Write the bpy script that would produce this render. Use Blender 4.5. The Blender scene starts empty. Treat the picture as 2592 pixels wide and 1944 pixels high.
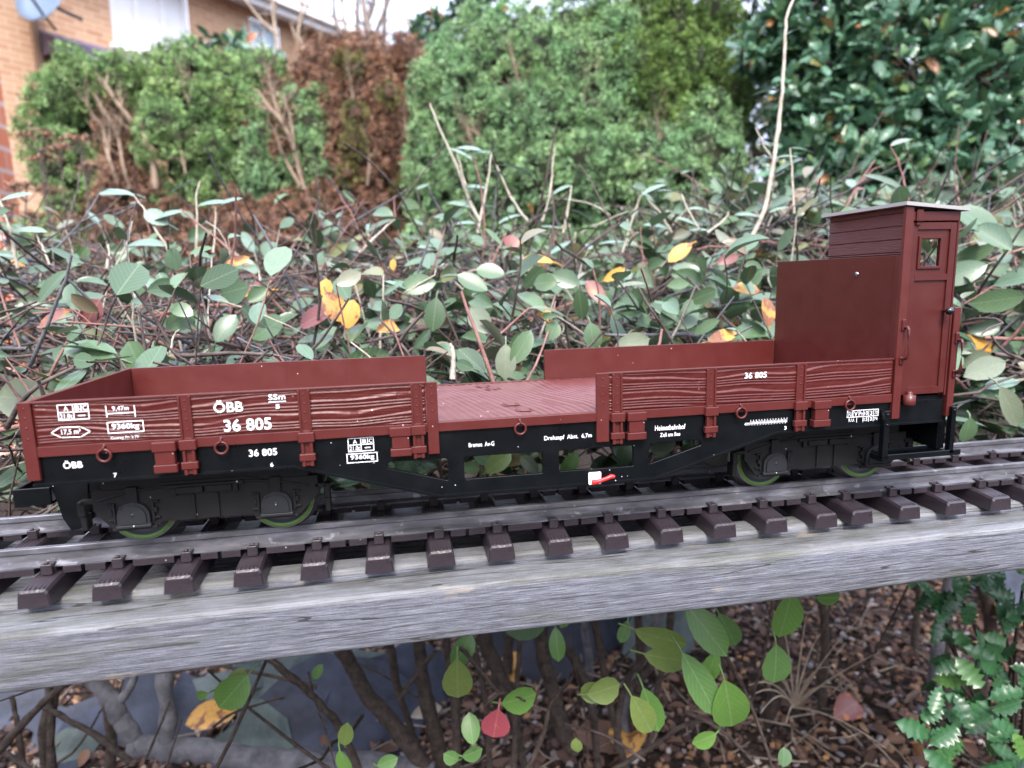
import bpy, math, random
import numpy as np
from mathutils import Vector, Matrix
S = 0.001                                   # everything below is written in millimetres
rng = np.random.default_rng(7); random.seed(7)
PI = math.pi
scene = bpy.context.scene; COL = scene.collection
# ------------------------------------------------------------------ camera
CAM = np.array([182.8, -343.4, 117.8]); YAW, PITCH, ROLL, FPX = .1754, -.1607, -.0246, 1625.9
PW, PH = 2592., 1944.
_cy, _sy = math.cos(YAW), math.sin(YAW)
_f = np.array([_sy*math.cos(PITCH), _cy*math.cos(PITCH), math.sin(PITCH)])
_r = np.array([_cy, -_sy, 0.]); _u = np.cross(_r, _f)
_c, _s = math.cos(ROLL), math.sin(ROLL)
CR, CU, CF = _c*_r+_s*_u, -_s*_r+_c*_u, _f
cd = bpy.data.cameras.new("camera"); cam = bpy.data.objects.new("camera", cd); COL.objects.link(cam)
cam.matrix_world = Matrix(((CR[0], CU[0], -CF[0], CAM[0]*S), (CR[1], CU[1], -CF[1], CAM[1]*S), (CR[2], CU[2], -CF[2], CAM[2]*S), (0, 0, 0, 1)))
cd.sensor_width = 36; cd.lens = FPX*36/PW; cd.clip_start = .01; cd.clip_end = 500
cd.dof.use_dof = True; cd.dof.focus_distance = .345; cd.dof.aperture_fstop = cd.lens/2.7
scene.camera = cam
# ------------------------------------------------------------------ light
EL, AZ = math.radians(50), math.radians(188)      # azimuth clockwise from +Y
w = bpy.data.worlds.new("World"); scene.world = w; w.use_nodes = True
nt = w.node_tree; nt.nodes.clear()
wo = nt.nodes.new("ShaderNodeOutputWorld"); bg = nt.nodes.new("ShaderNodeBackground")
sk = nt.nodes.new("ShaderNodeTexSky"); sk.sky_type = 'NISHITA'; sk.sun_disc = False
sk.sun_elevation = EL; sk.sun_rotation = AZ; sk.dust_density = 4; sk.air_density = 1.0; sk.ozone_density = 1
mx = nt.nodes.new("ShaderNodeMixRGB"); mx.inputs[0].default_value = .5; mx.inputs[2].default_value = (8.8, 9.4, 11.6, 1)
nt.links.new(sk.outputs[0], mx.inputs[1]); tcw = nt.nodes.new("ShaderNodeTexCoord"); sxw = nt.nodes.new("ShaderNodeSeparateXYZ"); nt.links.new(tcw.outputs['Generated'], sxw.inputs[0])
mr = nt.nodes.new("ShaderNodeMapRange"); mr.inputs[1].default_value = 0; mr.inputs[2].default_value = 1; mr.inputs[3].default_value = .42; mr.inputs[4].default_value = 2.3    # an overcast sky is brighter overhead
nt.links.new(sxw.outputs[2], mr.inputs[0]); mu = nt.nodes.new("ShaderNodeMixRGB"); mu.blend_type = 'MULTIPLY'; mu.inputs[0].default_value = 1
nt.links.new(mx.outputs[0], mu.inputs[1]); nt.links.new(mr.outputs[0], mu.inputs[2]); nt.links.new(mu.outputs[0], bg.inputs[0]); nt.links.new(bg.outputs[0], wo.inputs[0])
bg.inputs[1].default_value = .14
sl = bpy.data.lights.new("sun", 'SUN'); so = bpy.data.objects.new("sun", sl); COL.objects.link(so)
sl.energy = 1.9; sl.angle = math.radians(12); sl.color = (1, .96, .9)
sd = Vector((math.sin(AZ)*math.cos(EL), math.cos(AZ)*math.cos(EL), math.sin(EL)))
so.rotation_euler = (-sd).to_track_quat('-Z', 'Y').to_euler()
scene.view_settings.view_transform = 'Standard'; scene.view_settings.look = 'None'
scene.view_settings.exposure = 1.2; scene.view_settings.gamma = 1
scene.cycles.max_bounces = 6; scene.cycles.transparent_max_bounces = 6; scene.cycles.caustics_reflective = False; scene.cycles.caustics_refractive = False

# ------------------------------------------------------------------ helpers
def U(px, py, depth):                       # a point seen at (px, py) of the 2592 px photo, depth in mm
    return CAM+depth*(CF+(px-PW/2)/FPX*CR+(PH/2-py)/FPX*CU)
def ray_to(px, py, axis, val):
    v = U(px, py, 1.)-CAM; return CAM+v*(val-CAM[axis])/v[axis]
WL = {}
def root(name, label, cat, loc, group=None, kind=None):
    o = bpy.data.objects.new(name, None); COL.objects.link(o); o.empty_display_size = .01
    o.location = Vector(loc)*S; WL[o.name] = np.array(loc, float)
    o['label'] = label; o['category'] = cat
    if group: o['group'] = group
    if kind: o['kind'] = kind
    return o
def link(name, me, mat, parent=None, at=None, label=None):
    """me: mesh; verts in world mm (at=None) or around its own origin placed at world point 'at'"""
    o = bpy.data.objects.new(name, me); COL.objects.link(o)
    if mat and not me.materials: me.materials.append(mat)
    pw = WL[parent.name] if parent else np.zeros(3)
    if at is None:
        if parent: me.transform(Matrix.Translation(Vector(-pw*S)))
        WL[o.name] = pw.copy()
    else:
        o.location = Vector((np.array(at, float)-pw)*S); WL[o.name] = np.array(at, float)
    if parent: o.parent = parent
    if label: o['label'] = label
    return o
def fast(V, F, uv=None, smooth=False):
    """V (n,3) mm; F (m,k) ints, or list of arrays with different k"""
    me = bpy.data.meshes.new("m"); V = np.asarray(V, np.float32)*S
    Fs = F if isinstance(F, list) else [F]; Fs = [np.asarray(f, np.int32) for f in Fs if len(f)]
    me.vertices.add(len(V)); me.vertices.foreach_set("co", V.ravel())
    nl = sum(f.size for f in Fs); npoly = sum(len(f) for f in Fs)
    me.loops.add(nl); me.polygons.add(npoly)
    me.loops.foreach_set("vertex_index", np.concatenate([f.ravel() for f in Fs]))
    tot = np.concatenate([np.full(len(f), f.shape[1], np.int32) for f in Fs])
    st = np.concatenate([[0], np.cumsum(tot)[:-1]]).astype(np.int32)
    me.polygons.foreach_set("loop_start", st); me.polygons.foreach_set("loop_total", tot)
    if uv is not None:
        l = me.uv_layers.new(name="UVMap"); idx = np.concatenate([f.ravel() for f in Fs])
        l.data.foreach_set("uv", np.asarray(uv, np.float32)[idx].ravel())
    me.update(calc_edges=True); me.validate()
    if smooth: me.polygons.foreach_set("use_smooth", np.ones(npoly, bool))
    return me
class MB:
    def __init__(s): s.v = []; s.f = []; s.sm = []
    def add(s, V, F, sm=False):
        n = len(s.v); s.v += [tuple(map(float, p)) for p in V]; s.f += [tuple(int(i)+n for i in f) for f in F]; s.sm += [sm]*len(F); return s
    def box(s, x0, x1, y0, y1, z0, z1, c=0):
        if x0 > x1: x0, x1 = x1, x0
        if y0 > y1: y0, y1 = y1, y0
        if z0 > z1: z0, z1 = z1, z0
        if c <= 0:
            V = [(x, y, z) for x in (x0, x1) for y in (y0, y1) for z in (z0, z1)]
            return s.add(V, [(0, 1, 3, 2), (4, 6, 7, 5), (0, 4, 5, 1), (2, 3, 7, 6), (0, 2, 6, 4), (1, 5, 7, 3)])
        c = min(c, (x1-x0)/2.01, (y1-y0)/2.01, (z1-z0)/2.01)   # chamfered
        V = []; 
        for sx in (0, 1):
            for sy in (0, 1):
                for sz in (0, 1):
                    X = (x0, x1)[sx]; Y = (y0, y1)[sy]; Z = (z0, z1)[sz]; dx, dy, dz = (c, -c)[sx], (c, -c)[sy], (c, -c)[sz]
                    V += [(X, Y+dy, Z+dz), (X+dx, Y, Z+dz), (X+dx, Y+dy, Z)]
        I = lambda a, b, d, k: (a*4+b*2+d)*3+k
        F = []
        for a in (0, 1): F += [[I(a, 0, 0, 0), I(a, 1, 0, 0), I(a, 1, 1, 0), I(a, 0, 1, 0)], [I(0, a, 0, 1), I(1, a, 0, 1), I(1, a, 1, 1), I(0, a, 1, 1)], [I(0, 0, a, 2), I(1, 0, a, 2), I(1, 1, a, 2), I(0, 1, a, 2)]]
        for a in (0, 1):
            for b in (0, 1):
                F += [[I(a, b, 0, 0), I(a, b, 1, 0), I(a, b, 1, 1), I(a, b, 0, 1)], [I(a, 0, b, 0), I(a, 1, b, 0), I(a, 1, b, 2), I(a, 0, b, 2)], [I(0, a, b, 1), I(1, a, b, 1), I(1, a, b, 2), I(0, a, b, 2)]]
                for d in (0, 1): F.append([I(a, b, d, 0), I(a, b, d, 1), I(a, b, d, 2)])
        cen = np.array([(x0+x1)/2, (y0+y1)/2, (z0+z1)/2]); VV = np.array(V)
        for i, f in enumerate(F):
            p = VV[f]; n = np.cross(p[1]-p[0], p[2]-p[0])
            if n @ (p.mean(0)-cen) < 0: F[i] = f[::-1]
        return s.add(V, F)
    def prism(s, pts, axis, a, b):          # polygon pts in the two other axes, extruded along axis from a to b
        n = len(pts); mk = {0: lambda p, t: (t, p[0], p[1]), 1: lambda p, t: (p[0], t, p[1]), 2: lambda p, t: (p[0], p[1], t)}[axis]
        V = [mk(p, a) for p in pts]+[mk(p, b) for p in pts]
        return s.add(V, [tuple(range(n)), tuple(range(2*n-1, n-1, -1))]+[(i, i+n, (i+1) % n+n, (i+1) % n) for i in range(n)])
    def tube(s, path, rad, k=8, sm=True, cap=True):
        V, F = tube_np(np.array(path, float), rad, k)
        s.add(V, F, sm)
        n = len(path)
        if cap: s.add(V[:k], [tuple(range(k))[::-1]]); s.add(V[-k:], [tuple(range(k))])
        return s
    def torus(s, c, R, r, axis=1, n=24, k=8):
        V = []; F = []
        for i in range(n):
            a = 2*PI*i/n
            for j in range(k):
                b = 2*PI*j/k; q = R+r*math.cos(b); p = (q*math.cos(a), r*math.sin(b), q*math.sin(a))
                V.append((p[0]+c[0], p[1]+c[1], p[2]+c[2])); F.append((i*k+j, i*k+(j+1) % k, ((i+1) % n)*k+(j+1) % k, ((i+1) % n)*k+j))
        return s.add(V, F, True)
    def lathe(s, prof, n=32, axis=1, c=(0, 0, 0)):   # prof: (radius, along) pairs
        V = []; F = []; m = len(prof)
        for i in range(n):
            a = 2*PI*i/n
            for r, t in prof:
                p = {1: (r*math.cos(a), t, r*math.sin(a)), 2: (r*math.cos(a), r*math.sin(a), t), 0: (t, r*math.cos(a), r*math.sin(a))}[axis]
                V.append((p[0]+c[0], p[1]+c[1], p[2]+c[2]))
        for i in range(n):
            for j in range(m-1): F.append((i*m+j, i*m+j+1, ((i+1) % n)*m+j+1, ((i+1) % n)*m+j))
        return s.add(V, F, True)
    def rivet(s, x, y, z, r=.42, h=.3):     # a domed head facing -y
        return s.lathe([(r, 0), (r*.9, -h*.55), (r*.5, -h*.9), (.001, -h)], 10, 1, (x, y, z))
    def mesh(s):
        me = bpy.data.meshes.new("m"); me.from_pydata([(a*S, b*S, c*S) for a, b, c in s.v], [], s.f); me.update()
        me.polygons.foreach_set("use_smooth", np.array(s.sm, bool)); me.validate()
        return me
def tube_np(P, rad, k=6):
    n = len(P); rad = np.broadcast_to(np.asarray(rad, float), (n,))
    T = np.gradient(P, axis=0); T /= np.linalg.norm(T, axis=1)[:, None]+1e-9
    a = np.array([0, 0, 1.]) if abs(T[0, 2]) < .8 else np.array([1., 0, 0])
    A = np.cross(T, a); A /= np.linalg.norm(A, axis=1)[:, None]+1e-9; B = np.cross(T, A)
    th = np.arange(k)*2*PI/k
    V = (P[:, None]+rad[:, None, None]*(np.cos(th)[None, :, None]*A[:, None]+np.sin(th)[None, :, None]*B[:, None])).reshape(-1, 3)
    i = np.arange(n-1)[:, None]*k; j = np.arange(k)[None]; j2 = (j+1) % k
    F = np.stack([i+j, i+j2, i+k+j2, i+k+j], -1).reshape(-1, 4)
    return V, F
class Acc:                                  # many numpy pieces -> one mesh
    def __init__(s): s.V = []; s.F = {}; s.U = []; s.n = 0
    def add(s, V, F, uv=None):
        s.V.append(V); s.F.setdefault(F.shape[1], []).append(F+s.n); s.n += len(V)
        s.U.append(uv if uv is not None else np.zeros((len(V), 2)))
    def tube(s, P, rad, k=5): s.add(*tube_np(np.asarray(P, float), rad, k))
    def mesh(s, smooth=True): return fast(np.concatenate(s.V), [np.concatenate(f) for f in s.F.values()], np.concatenate(s.U), smooth)
def unit(a): return a/(np.linalg.norm(a, axis=-1, keepdims=True)+1e-9)
OVAL = np.array([.06, .52, .84, 1, .95, .68, .03]); OT = np.array([0, .13, .3, .48, .67, .86, 1.])
def leaf_batch(P, D, N, L, Wd, curl=.15, fold=.18, prof=OVAL, ts=OT, wav=0):
    """vectorised leaves: base P, direction D, normal N; returns verts, faces, uv"""
    P = np.asarray(P, float); n = len(P); D = unit(np.asarray(D, float)); N = unit(N-(N*D).sum(1)[:, None]*D); B = np.cross(D, N)
    L = np.broadcast_to(L, (n,)); Wd = np.broadcast_to(Wd, (n,)); curl = np.broadcast_to(curl, (n,)); fold = np.broadcast_to(fold, (n,))
    m = len(ts); V = np.empty((n, m, 3, 3)); uv = np.empty((n, m, 3, 2))
    for j, sgn in enumerate((-1, 0, 1)):
        for i in range(m):
            hw = prof[i]*Wd/2; al = ts[i]*L
            h = -curl*L*ts[i]**2*1.0 + (fold*hw*2 if sgn else 0) + (wav*L*math.sin(i*2.4)*(.04 if sgn else 0))
            V[:, i, j] = P+D*al[:, None]+B*(sgn*hw)[:, None]+N*h[:, None]
            uv[:, i, j] = (.5+.5*sgn*min(1, prof[i]), ts[i])
    base = (np.arange(n)*m*3)[:, None, None]
    i = (np.arange(m-1)*3)[None, :, None]; j = np.arange(2)[None, None, :]
    F = np.stack([base+i+j, base+i+j+1, base+i+j+4, base+i+j+3], -1).reshape(-1, 4)
    return V.reshape(-1, 3), F, uv.reshape(-1, 2)
def rdir(n, up=0.):
    d = rng.normal(size=(n, 3)); d[:, 2] += up; return unit(d)
def snoise(x, y, seed, k=6, s=1.):
    r = np.random.default_rng(seed); o = 0
    for i in range(k):
        a, b, c = r.normal(size=2)*s, r.uniform(0, 6.28), r.uniform(.5, 1); o = o+c*np.sin(a[0]*x+a[1]*y+b)
    return o/k**.5

# ------------------------------------------------------------------ materials
def M(name, base=(.5, .5, .5), rough=.5, spec=.5, metal=0):
    m = bpy.data.materials.new(name); m.use_nodes = True; t = m.node_tree; b = t.nodes['Principled BSDF']
    b.inputs['Base Color'].default_value = (*base, 1); b.inputs['Roughness'].default_value = rough
    b.inputs['Specular IOR Level'].default_value = spec; b.inputs['Metallic'].default_value = metal
    return m
def N_(m, typ, **kw):
    n = m.node_tree.nodes.new(typ)
    for k, v in kw.items():
        if k in n.inputs: n.inputs[k].default_value = v
        else: setattr(n, k, v)
    return n
def L_(m, a, b): m.node_tree.links.new(a, b)
def coords(m, scale=(1, 1, 1), rot=(0, 0, 0)):
    tc = N_(m, 'ShaderNodeTexCoord'); mp = N_(m, 'ShaderNodeMapping'); mp.inputs['Scale'].default_value = scale; mp.inputs['Rotation'].default_value = rot
    L_(m, tc.outputs['Object'], mp.inputs[0]); return mp.outputs[0]
def ramp(m, fac, stops, interp='LINEAR'):
    r = N_(m, 'ShaderNodeValToRGB'); e = r.color_ramp; e.interpolation = interp
    while len(e.elements) > 1: e.elements.remove(e.elements[-1])
    e.elements[0].position = stops[0][0]; e.elements[0].color = (*stops[0][1], 1)
    for p, c in stops[1:]:
        x = e.elements.new(p); x.color = (*c, 1)
    L_(m, fac, r.inputs[0]); return r.outputs[0]
def mixc(m, fac, a, b, typ='MIX'):
    n = N_(m, 'ShaderNodeMixRGB', blend_type=typ)
    for i, v in zip((0, 1, 2), (fac, a, b)):
        if hasattr(v, 'links'): L_(m, v, n.inputs[i])
        else: n.inputs[i].default_value = v if i == 0 else (*v, 1)
    return n.outputs[0]
def math_(m, op, a, b=0., c=None):
    n = N_(m, 'ShaderNodeMath', operation=op)
    for i, v in enumerate((a, b) if c is None else (a, b, c)):
        if hasattr(v, 'links'): L_(m, v, n.inputs[i])
        else: n.inputs[i].default_value = v
    return n.outputs[0]
def noise(m, co, scale, detail=3, rough=.5):
    n = N_(m, 'ShaderNodeTexNoise'); n.inputs['Scale'].default_value = scale; n.inputs['Detail'].default_value = detail; n.inputs['Roughness'].default_value = rough
    L_(m, co, n.inputs['Vector']); return n.outputs['Fac']
def bump(m, h, dist, strength=1):
    b = N_(m, 'ShaderNodeBump'); b.inputs['Distance'].default_value = dist; b.inputs['Strength'].default_value = strength
    L_(m, h, b.inputs['Height']); L_(m, b.outputs[0], m.node_tree.nodes['Principled BSDF'].inputs['Normal'])
def setb(m, name, sock): L_(m, sock, m.node_tree.nodes['Principled BSDF'].inputs[name])
def dusty(name, base, rough, dust=.5, dcol=(.55, .55, .55), thr=.13, scale=420, spec=.5):
    """plastic with fine dust specks of its own and a slight unevenness of gloss"""
    m = M(name, base, rough, spec); co = coords(m)
    v = N_(m, 'ShaderNodeTexVoronoi'); v.inputs['Scale'].default_value = scale; L_(m, co, v.inputs['Vector'])
    a = math_(m, 'LESS_THAN', v.outputs['Distance'], thr); sep = N_(m, 'ShaderNodeSeparateColor'); L_(m, v.outputs['Color'], sep.inputs[0])
    b = math_(m, 'LESS_THAN', sep.outputs[0], dust); k = math_(m, 'MULTIPLY', a, b)
    n = noise(m, co, 90, 4, .6)
    c0 = mixc(m, n, tuple(x*.86 for x in base), tuple(x*1.14 for x in base))
    setb(m, 'Base Color', mixc(m, k, c0, dcol))
    setb(m, 'Roughness', math_(m, 'ADD', math_(m, 'MULTIPLY', n, .36), rough-.18))
    bump(m, noise(m, co, 2600, 2), .00004, .5)
    return m
RED = dusty('red_brown_plastic', (.078, .0135, .0115), .38, .05, (.5, .4, .4), .1, 300, .42)
RED2 = dusty('darker_red_brown_plastic', (.064, .0108, .0092), .37, .03, (.5, .4, .4), .1, 260, .4)
BLK = dusty('black_plastic', (.002, .003, .004), .32, .12, (.5, .55, .6), .085, 330, .3)
BOG = dusty('bogie_grey_plastic', (.008, .0075, .0085), .5, .04, spec=.3)
DECK = dusty('deck_plastic', (.1, .0185, .017), .42, .05, (.8, .7, .75), .1, 200, 1.)
WHITE = M('white_print', (.86, .86, .88), .5)
REDL = M('bright_red_plastic', (.75, .025, .03), .3)
ROOF = M('grey_roof_plastic', (.3, .29, .29), .5)
CHROME = M('dark_screw_metal', (.25, .25, .27), .18, .5, 1)
KNOB = M('black_knob', (.006, .006, .008), .08, .8)
GREEN = M('green_wheel_ring', (.1, .2, .045), .6, .3)
STEEL = M('wheel_steel', (.3, .29, .28), .4, .5, .8)
GLASS = M('clear_glazing', (1, 1, 1), .02); GLASS.node_tree.nodes['Principled BSDF'].inputs['Transmission Weight'].default_value = 1; GLASS.node_tree.nodes['Principled BSDF'].inputs['IOR'].default_value = 1.05
def hutwood():
    m = dusty('grained_red_plastic', (.075, .0155, .017), .36, .04); co = coords(m, (1, .12, 2.2))
    bump(m, noise(m, co, 900, 4, .7), .0006, .9); return m
HUTW = hutwood()
def tie_mat():
    m = dusty('sleeper_plastic', (.027, .02, .025), .34, .04, (.4, .4, .42)); co = coords(m, (1, .05, 1))
    n = noise(m, co, 700, 3, .6); bump(m, n, .0007, .45); return m
TIE = tie_mat()
def rail_mat():
    m = M('weathered_brass_rail', (.2, .17, .17), .42, .5, .55); co = coords(m, (.25, 1, 1))
    n = noise(m, co, 160, 5, .65); n2 = noise(m, coords(m), 120, 3, .55)
    c = ramp(m, n, [(.3, (.075, .072, .078)), (.55, (.16, .158, .175)), (.75, (.29, .295, .335))])
    sp = ramp(m, n2, [(.63, (0, 0, 0)), (.70, (1, 1, 1))])
    setb(m, 'Base Color', mixc(m, math_(m, 'MULTIPLY', sp, .55), c, (.48, .47, .5))); setb(m, 'Roughness', math_(m, 'ADD', math_(m, 'MULTIPLY', n, .4), .22))
    bump(m, n2, .0003, .3); return m
RAIL = rail_mat()
def wood_mat():
    m = M('weathered_grey_timber', (.3, .3, .3), .82, .25); co = coords(m)
    stre = coords(m, (.02, 1, 1), (0, 0, math.radians(.6))); stre2 = coords(m, (.012, 1, 1))
    n1 = noise(m, stre, 620, 7, .75); n2 = noise(m, stre2, 2100, 5, .7); n3 = noise(m, coords(m, (.35, 1, 1)), 75, 5, .65)
    n4 = noise(m, coords(m, (.07, 1, 1)), 1150, 4, .7); mixn = math_(m, 'ADD', math_(m, 'MULTIPLY', n1, .38), math_(m, 'ADD', math_(m, 'MULTIPLY', n2, .27), math_(m, 'MULTIPLY', n4, .35)))
    c = ramp(m, mixn, [(.36, (.04, .04, .043)), (.45, (.12, .122, .14)), (.53, (.205, .212, .25)), (.64, (.36, .37, .41))])
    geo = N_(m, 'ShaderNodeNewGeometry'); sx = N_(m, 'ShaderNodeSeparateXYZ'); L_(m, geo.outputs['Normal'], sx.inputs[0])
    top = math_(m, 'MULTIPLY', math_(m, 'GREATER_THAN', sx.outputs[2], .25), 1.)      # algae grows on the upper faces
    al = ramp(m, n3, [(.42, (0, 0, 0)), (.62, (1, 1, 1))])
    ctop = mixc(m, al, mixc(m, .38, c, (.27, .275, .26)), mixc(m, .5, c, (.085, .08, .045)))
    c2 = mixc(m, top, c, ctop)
    pt = ramp(m, noise(m, coords(m, (.3, 1, 1)), 62, 4, .5), [(.67, (0, 0, 0)), (.7, (1, 1, 1))])
    c3 = mixc(m, math_(m, 'MULTIPLY', pt, .6), c2, (.36, .31, .25))
    crk = math_(m, 'LESS_THAN', math_(m, 'ABSOLUTE', math_(m, 'SUBTRACT', noise(m, coords(m, (.03, 1, 1)), 130, 2, .4), .5)), .005)
    c3 = mixc(m, math_(m, 'MULTIPLY', crk, .8), c3, (.03, .028, .025))
    c3 = mixc(m, math_(m, 'MULTIPLY', noise(m, co, 1500, 3, .7), .75), c3, (.16, .16, .17), 'OVERLAY')
    mossn = ramp(m, noise(m, co, 30, 3), [(.52, (0, 0, 0)), (.66, (1, 1, 1))])
    sz = N_(m, 'ShaderNodeSeparateXYZ'); L_(m, co, sz.inputs[0])
    pn = ramp(m, geo.outputs['Pointiness'], [(.52, (0, 0, 0)), (.6, (1, 1, 1))]); c3 = mixc(m, math_(m, 'MULTIPLY', math_(m, 'MULTIPLY', pn, .75), ramp(m, n1, [(.4, (0, 0, 0)), (.5, (1, 1, 1))])), c3, (.46, .46, .44))  # pale sharp edges: wear, plus the edge highlight put into the colour
    alg = ramp(m, noise(m, coords(m, (.22, 1, 1)), 55, 5, .6), [(.52, (0, 0, 0)), (.66, (1, 1, 1))]); c3 = mixc(m, math_(m, 'MULTIPLY', alg, .38), c3, (.08, .085, .05))
    setb(m, 'Base Color', c3)
    hh = math_(m, 'ADD', math_(m, 'SUBTRACT', mixn, math_(m, 'MULTIPLY', crk, .4)), math_(m, 'MULTIPLY', noise(m, co, 1500, 2), .15))
    bump(m, hh, .0018, .9); return m
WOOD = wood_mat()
def leaf_mat(name, stops, vein=(.2, .3, .16), rough=.42, blotch=None, veinf=.45, trans=.2, thr=.55):
    m = M(name, (.1, .2, .1), rough, .5); g = N_(m, 'ShaderNodeNewGeometry')
    c = ramp(m, g.outputs['Random Per Island'], stops)
    uv = N_(m, 'ShaderNodeTexCoord'); s = N_(m, 'ShaderNodeSeparateXYZ'); L_(m, uv.outputs['UV'], s.inputs[0])
    a = math_(m, 'ABSOLUTE', math_(m, 'SUBTRACT', s.outputs[0], .5))
    mid = math_(m, 'LESS_THAN', a, .022)
    ph = math_(m, 'FRACT', math_(m, 'MULTIPLY', math_(m, 'SUBTRACT', s.outputs[1], math_(m, 'MULTIPLY', a, .75)), 8.))
    side = math_(m, 'LESS_THAN', ph, .13); vv = math_(m, 'MAXIMUM', mid, math_(m, 'MULTIPLY', side, .55))
    co = coords(m); n = noise(m, co, 90, 3)
    rnd = math_(m, 'ADD', n, math_(m, 'MULTIPLY', math_(m, 'SUBTRACT', g.outputs['Random Per Island'], .5), .25))
    if blotch: c = mixc(m, ramp(m, rnd, [(thr-.03, (0, 0, 0)), (thr+.03, (1, 1, 1))]), c, blotch)
    c = mixc(m, math_(m, 'MULTIPLY', vv, veinf), c, vein)
    c = mixc(m, math_(m, 'MULTIPLY', noise(m, co, 260, 3), .5), c, tuple(x*.6 for x in stops[len(stops)//2][1]))
    setb(m, 'Base Color', c)
    b = m.node_tree.nodes['Principled BSDF']; out = m.node_tree.nodes['Material Output']
    tr = N_(m, 'ShaderNodeBsdfTranslucent'); L_(m, c, tr.inputs['Color']); ms = N_(m, 'ShaderNodeMixShader'); ms.inputs[0].default_value = trans
    L_(m, b.outputs[0], ms.inputs[1]); L_(m, tr.outputs[0], ms.inputs[2]); L_(m, ms.outputs[0], out.inputs[0])
    h = math_(m, 'SUBTRACT', 1., vv); bump(m, h, .0006, .5)
    return m
LEAF = leaf_mat('cotoneaster_leaf', [(0, (.035, .065, .03)), (.25, (.06, .11, .055)), (.5, (.1, .165, .11)), (.68, (.085, .15, .06)), (.82, (.15, .22, .15)), (.93, (.19, .12, .09)), (1, (.17, .18, .05))], (.2, .27, .16), .3, None, .45, .1)
PALE = leaf_mat('pale_young_leaf', [(0, (.13, .21, .16)), (.5, (.19, .28, .23)), (1, (.15, .23, .15))], (.4, .48, .42), .5, None, .45, .1)
LOWLEAF = leaf_mat('green_shaded_leaf', [(0, (.08, .19, .035)), (.4, (.13, .27, .05)), (.7, (.1, .2, .07)), (1, (.28, .31, .06))], (.3, .4, .2), .38, None, .4, .3)
YLEAF = leaf_mat('yellow_orange_leaf', [(0, (.65, .32, .05)), (.5, (.75, .42, .1)), (1, (.6, .25, .06))], (.4, .2, .08), .45, (.16, .045, .05), .3, .25, .56)
RLEAF = leaf_mat('maroon_leaf', [(0, (.13, .03, .03)), (.5, (.22, .07, .06)), (1, (.3, .15, .13))], (.35, .2, .15), .4, (.55, .2, .05), .4, .15, .62)
PINK = leaf_mat('pink_red_leaf', [(0, (.24, .045, .06)), (1, (.27, .055, .07))], (.5, .2, .2), .4, (.45, .12, .04), .3, .1, .6)
HOLLY = leaf_mat('holly_leaf', [(0, (.015, .05, .02)), (.4, (.03, .1, .035)), (.8, (.045, .14, .055)), (1, (.1, .2, .04))], (.1, .2, .1), .28, None, .3, .1)
BLUEL = leaf_mat('bluish_evergreen_leaf', [(0, (.03, .08, .045)), (.35, (.055, .15, .09)), (.7, (.12, .26, .18)), (.96, (.13, .22, .07)), (.98, (.4, .1, .06)), (.99, (.45, .2, .05)), (1, (.4, .06, .08))], (.1, .2, .13), .2, None, .3, .12)
LITTER = leaf_mat('dead_leaf', [(0, (.03, .014, .01)), (.4, (.075, .033, .022)), (.75, (.13, .065, .04)), (.92, (.22, .1, .04)), (1, (.3, .24, .2))], (.3, .2, .12), .7, None, .3, .1)
def spray_mat(name, stops, rough=.6):
    m = M(name, (.1, .2, .1), rough, .3); g = N_(m, 'ShaderNodeNewGeometry'); c = ramp(m, g.outputs['Random Per Island'], stops)
    n = noise(m, coords(m), 9, 3); setb(m, 'Base Color', mixc(m, ramp(m, n, [(.35, (0, 0, 0)), (.65, (1, 1, 1))]), c, tuple(x*k for x, k in zip(stops[1][1], (.85, .95, 1.15))))); 
    k2 = ramp(m, noise(m, coords(m), 38, 2), [(.34, (.3, .3, .28)), (.6, (1.55, 1.55, 1.42))]); old = m.node_tree.nodes['Principled BSDF'].inputs['Base Color'].links[0].from_socket; setb(m, 'Base Color', mixc(m, 1., old, k2, 'MULTIPLY'))  # random clump tone, its dark end painting the shade in foliage gaps
    return m
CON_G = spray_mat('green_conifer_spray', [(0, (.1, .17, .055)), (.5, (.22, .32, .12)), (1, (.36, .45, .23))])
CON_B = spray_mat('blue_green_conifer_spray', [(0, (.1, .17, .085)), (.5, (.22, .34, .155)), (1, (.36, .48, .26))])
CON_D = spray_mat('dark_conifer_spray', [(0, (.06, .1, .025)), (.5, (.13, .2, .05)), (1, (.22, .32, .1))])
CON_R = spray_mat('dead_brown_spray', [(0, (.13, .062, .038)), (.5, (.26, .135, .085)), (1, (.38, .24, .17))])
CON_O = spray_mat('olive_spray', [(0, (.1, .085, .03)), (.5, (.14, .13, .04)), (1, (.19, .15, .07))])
def bark(name, a, b, scale=60, rough=.8):
    m = M(name, a, rough, .3); n = noise(m, coords(m), scale, 5, .65); setb(m, 'Base Color', ramp(m, n, [(.3, a), (.7, b)]))
    bump(m, n, .003, .9); return m
TWIG = bark('dark_twig_bark', (.028, .019, .018), (.15, .115, .105), 50)
TWIGR = bark('reddish_twig_bark', (.16, .07, .06), (.28, .16, .14), 60)
TWIGP = bark('pale_downy_shoot', (.27, .23, .17), (.48, .44, .38), 90)
TRUNK = bark('brown_trunk_bark', (.014, .01, .008), (.075, .055, .045), 150)
GREYB = bark('grey_trunk_bark', (.05, .05, .055), (.15, .145, .16), 60)
TANB = bark('tan_stripped_branch', (.08, .055, .04), (.34, .25, .18), 14)
CORE = bark('conifer_inner_shade', (.01, .014, .006), (.022, .024, .01), 8)  # near-black: the shade inside the crowns put into the core colour
BCORE = bark('brown_conifer_inside', (.05, .025, .018), (.09, .045, .03), 8)
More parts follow.
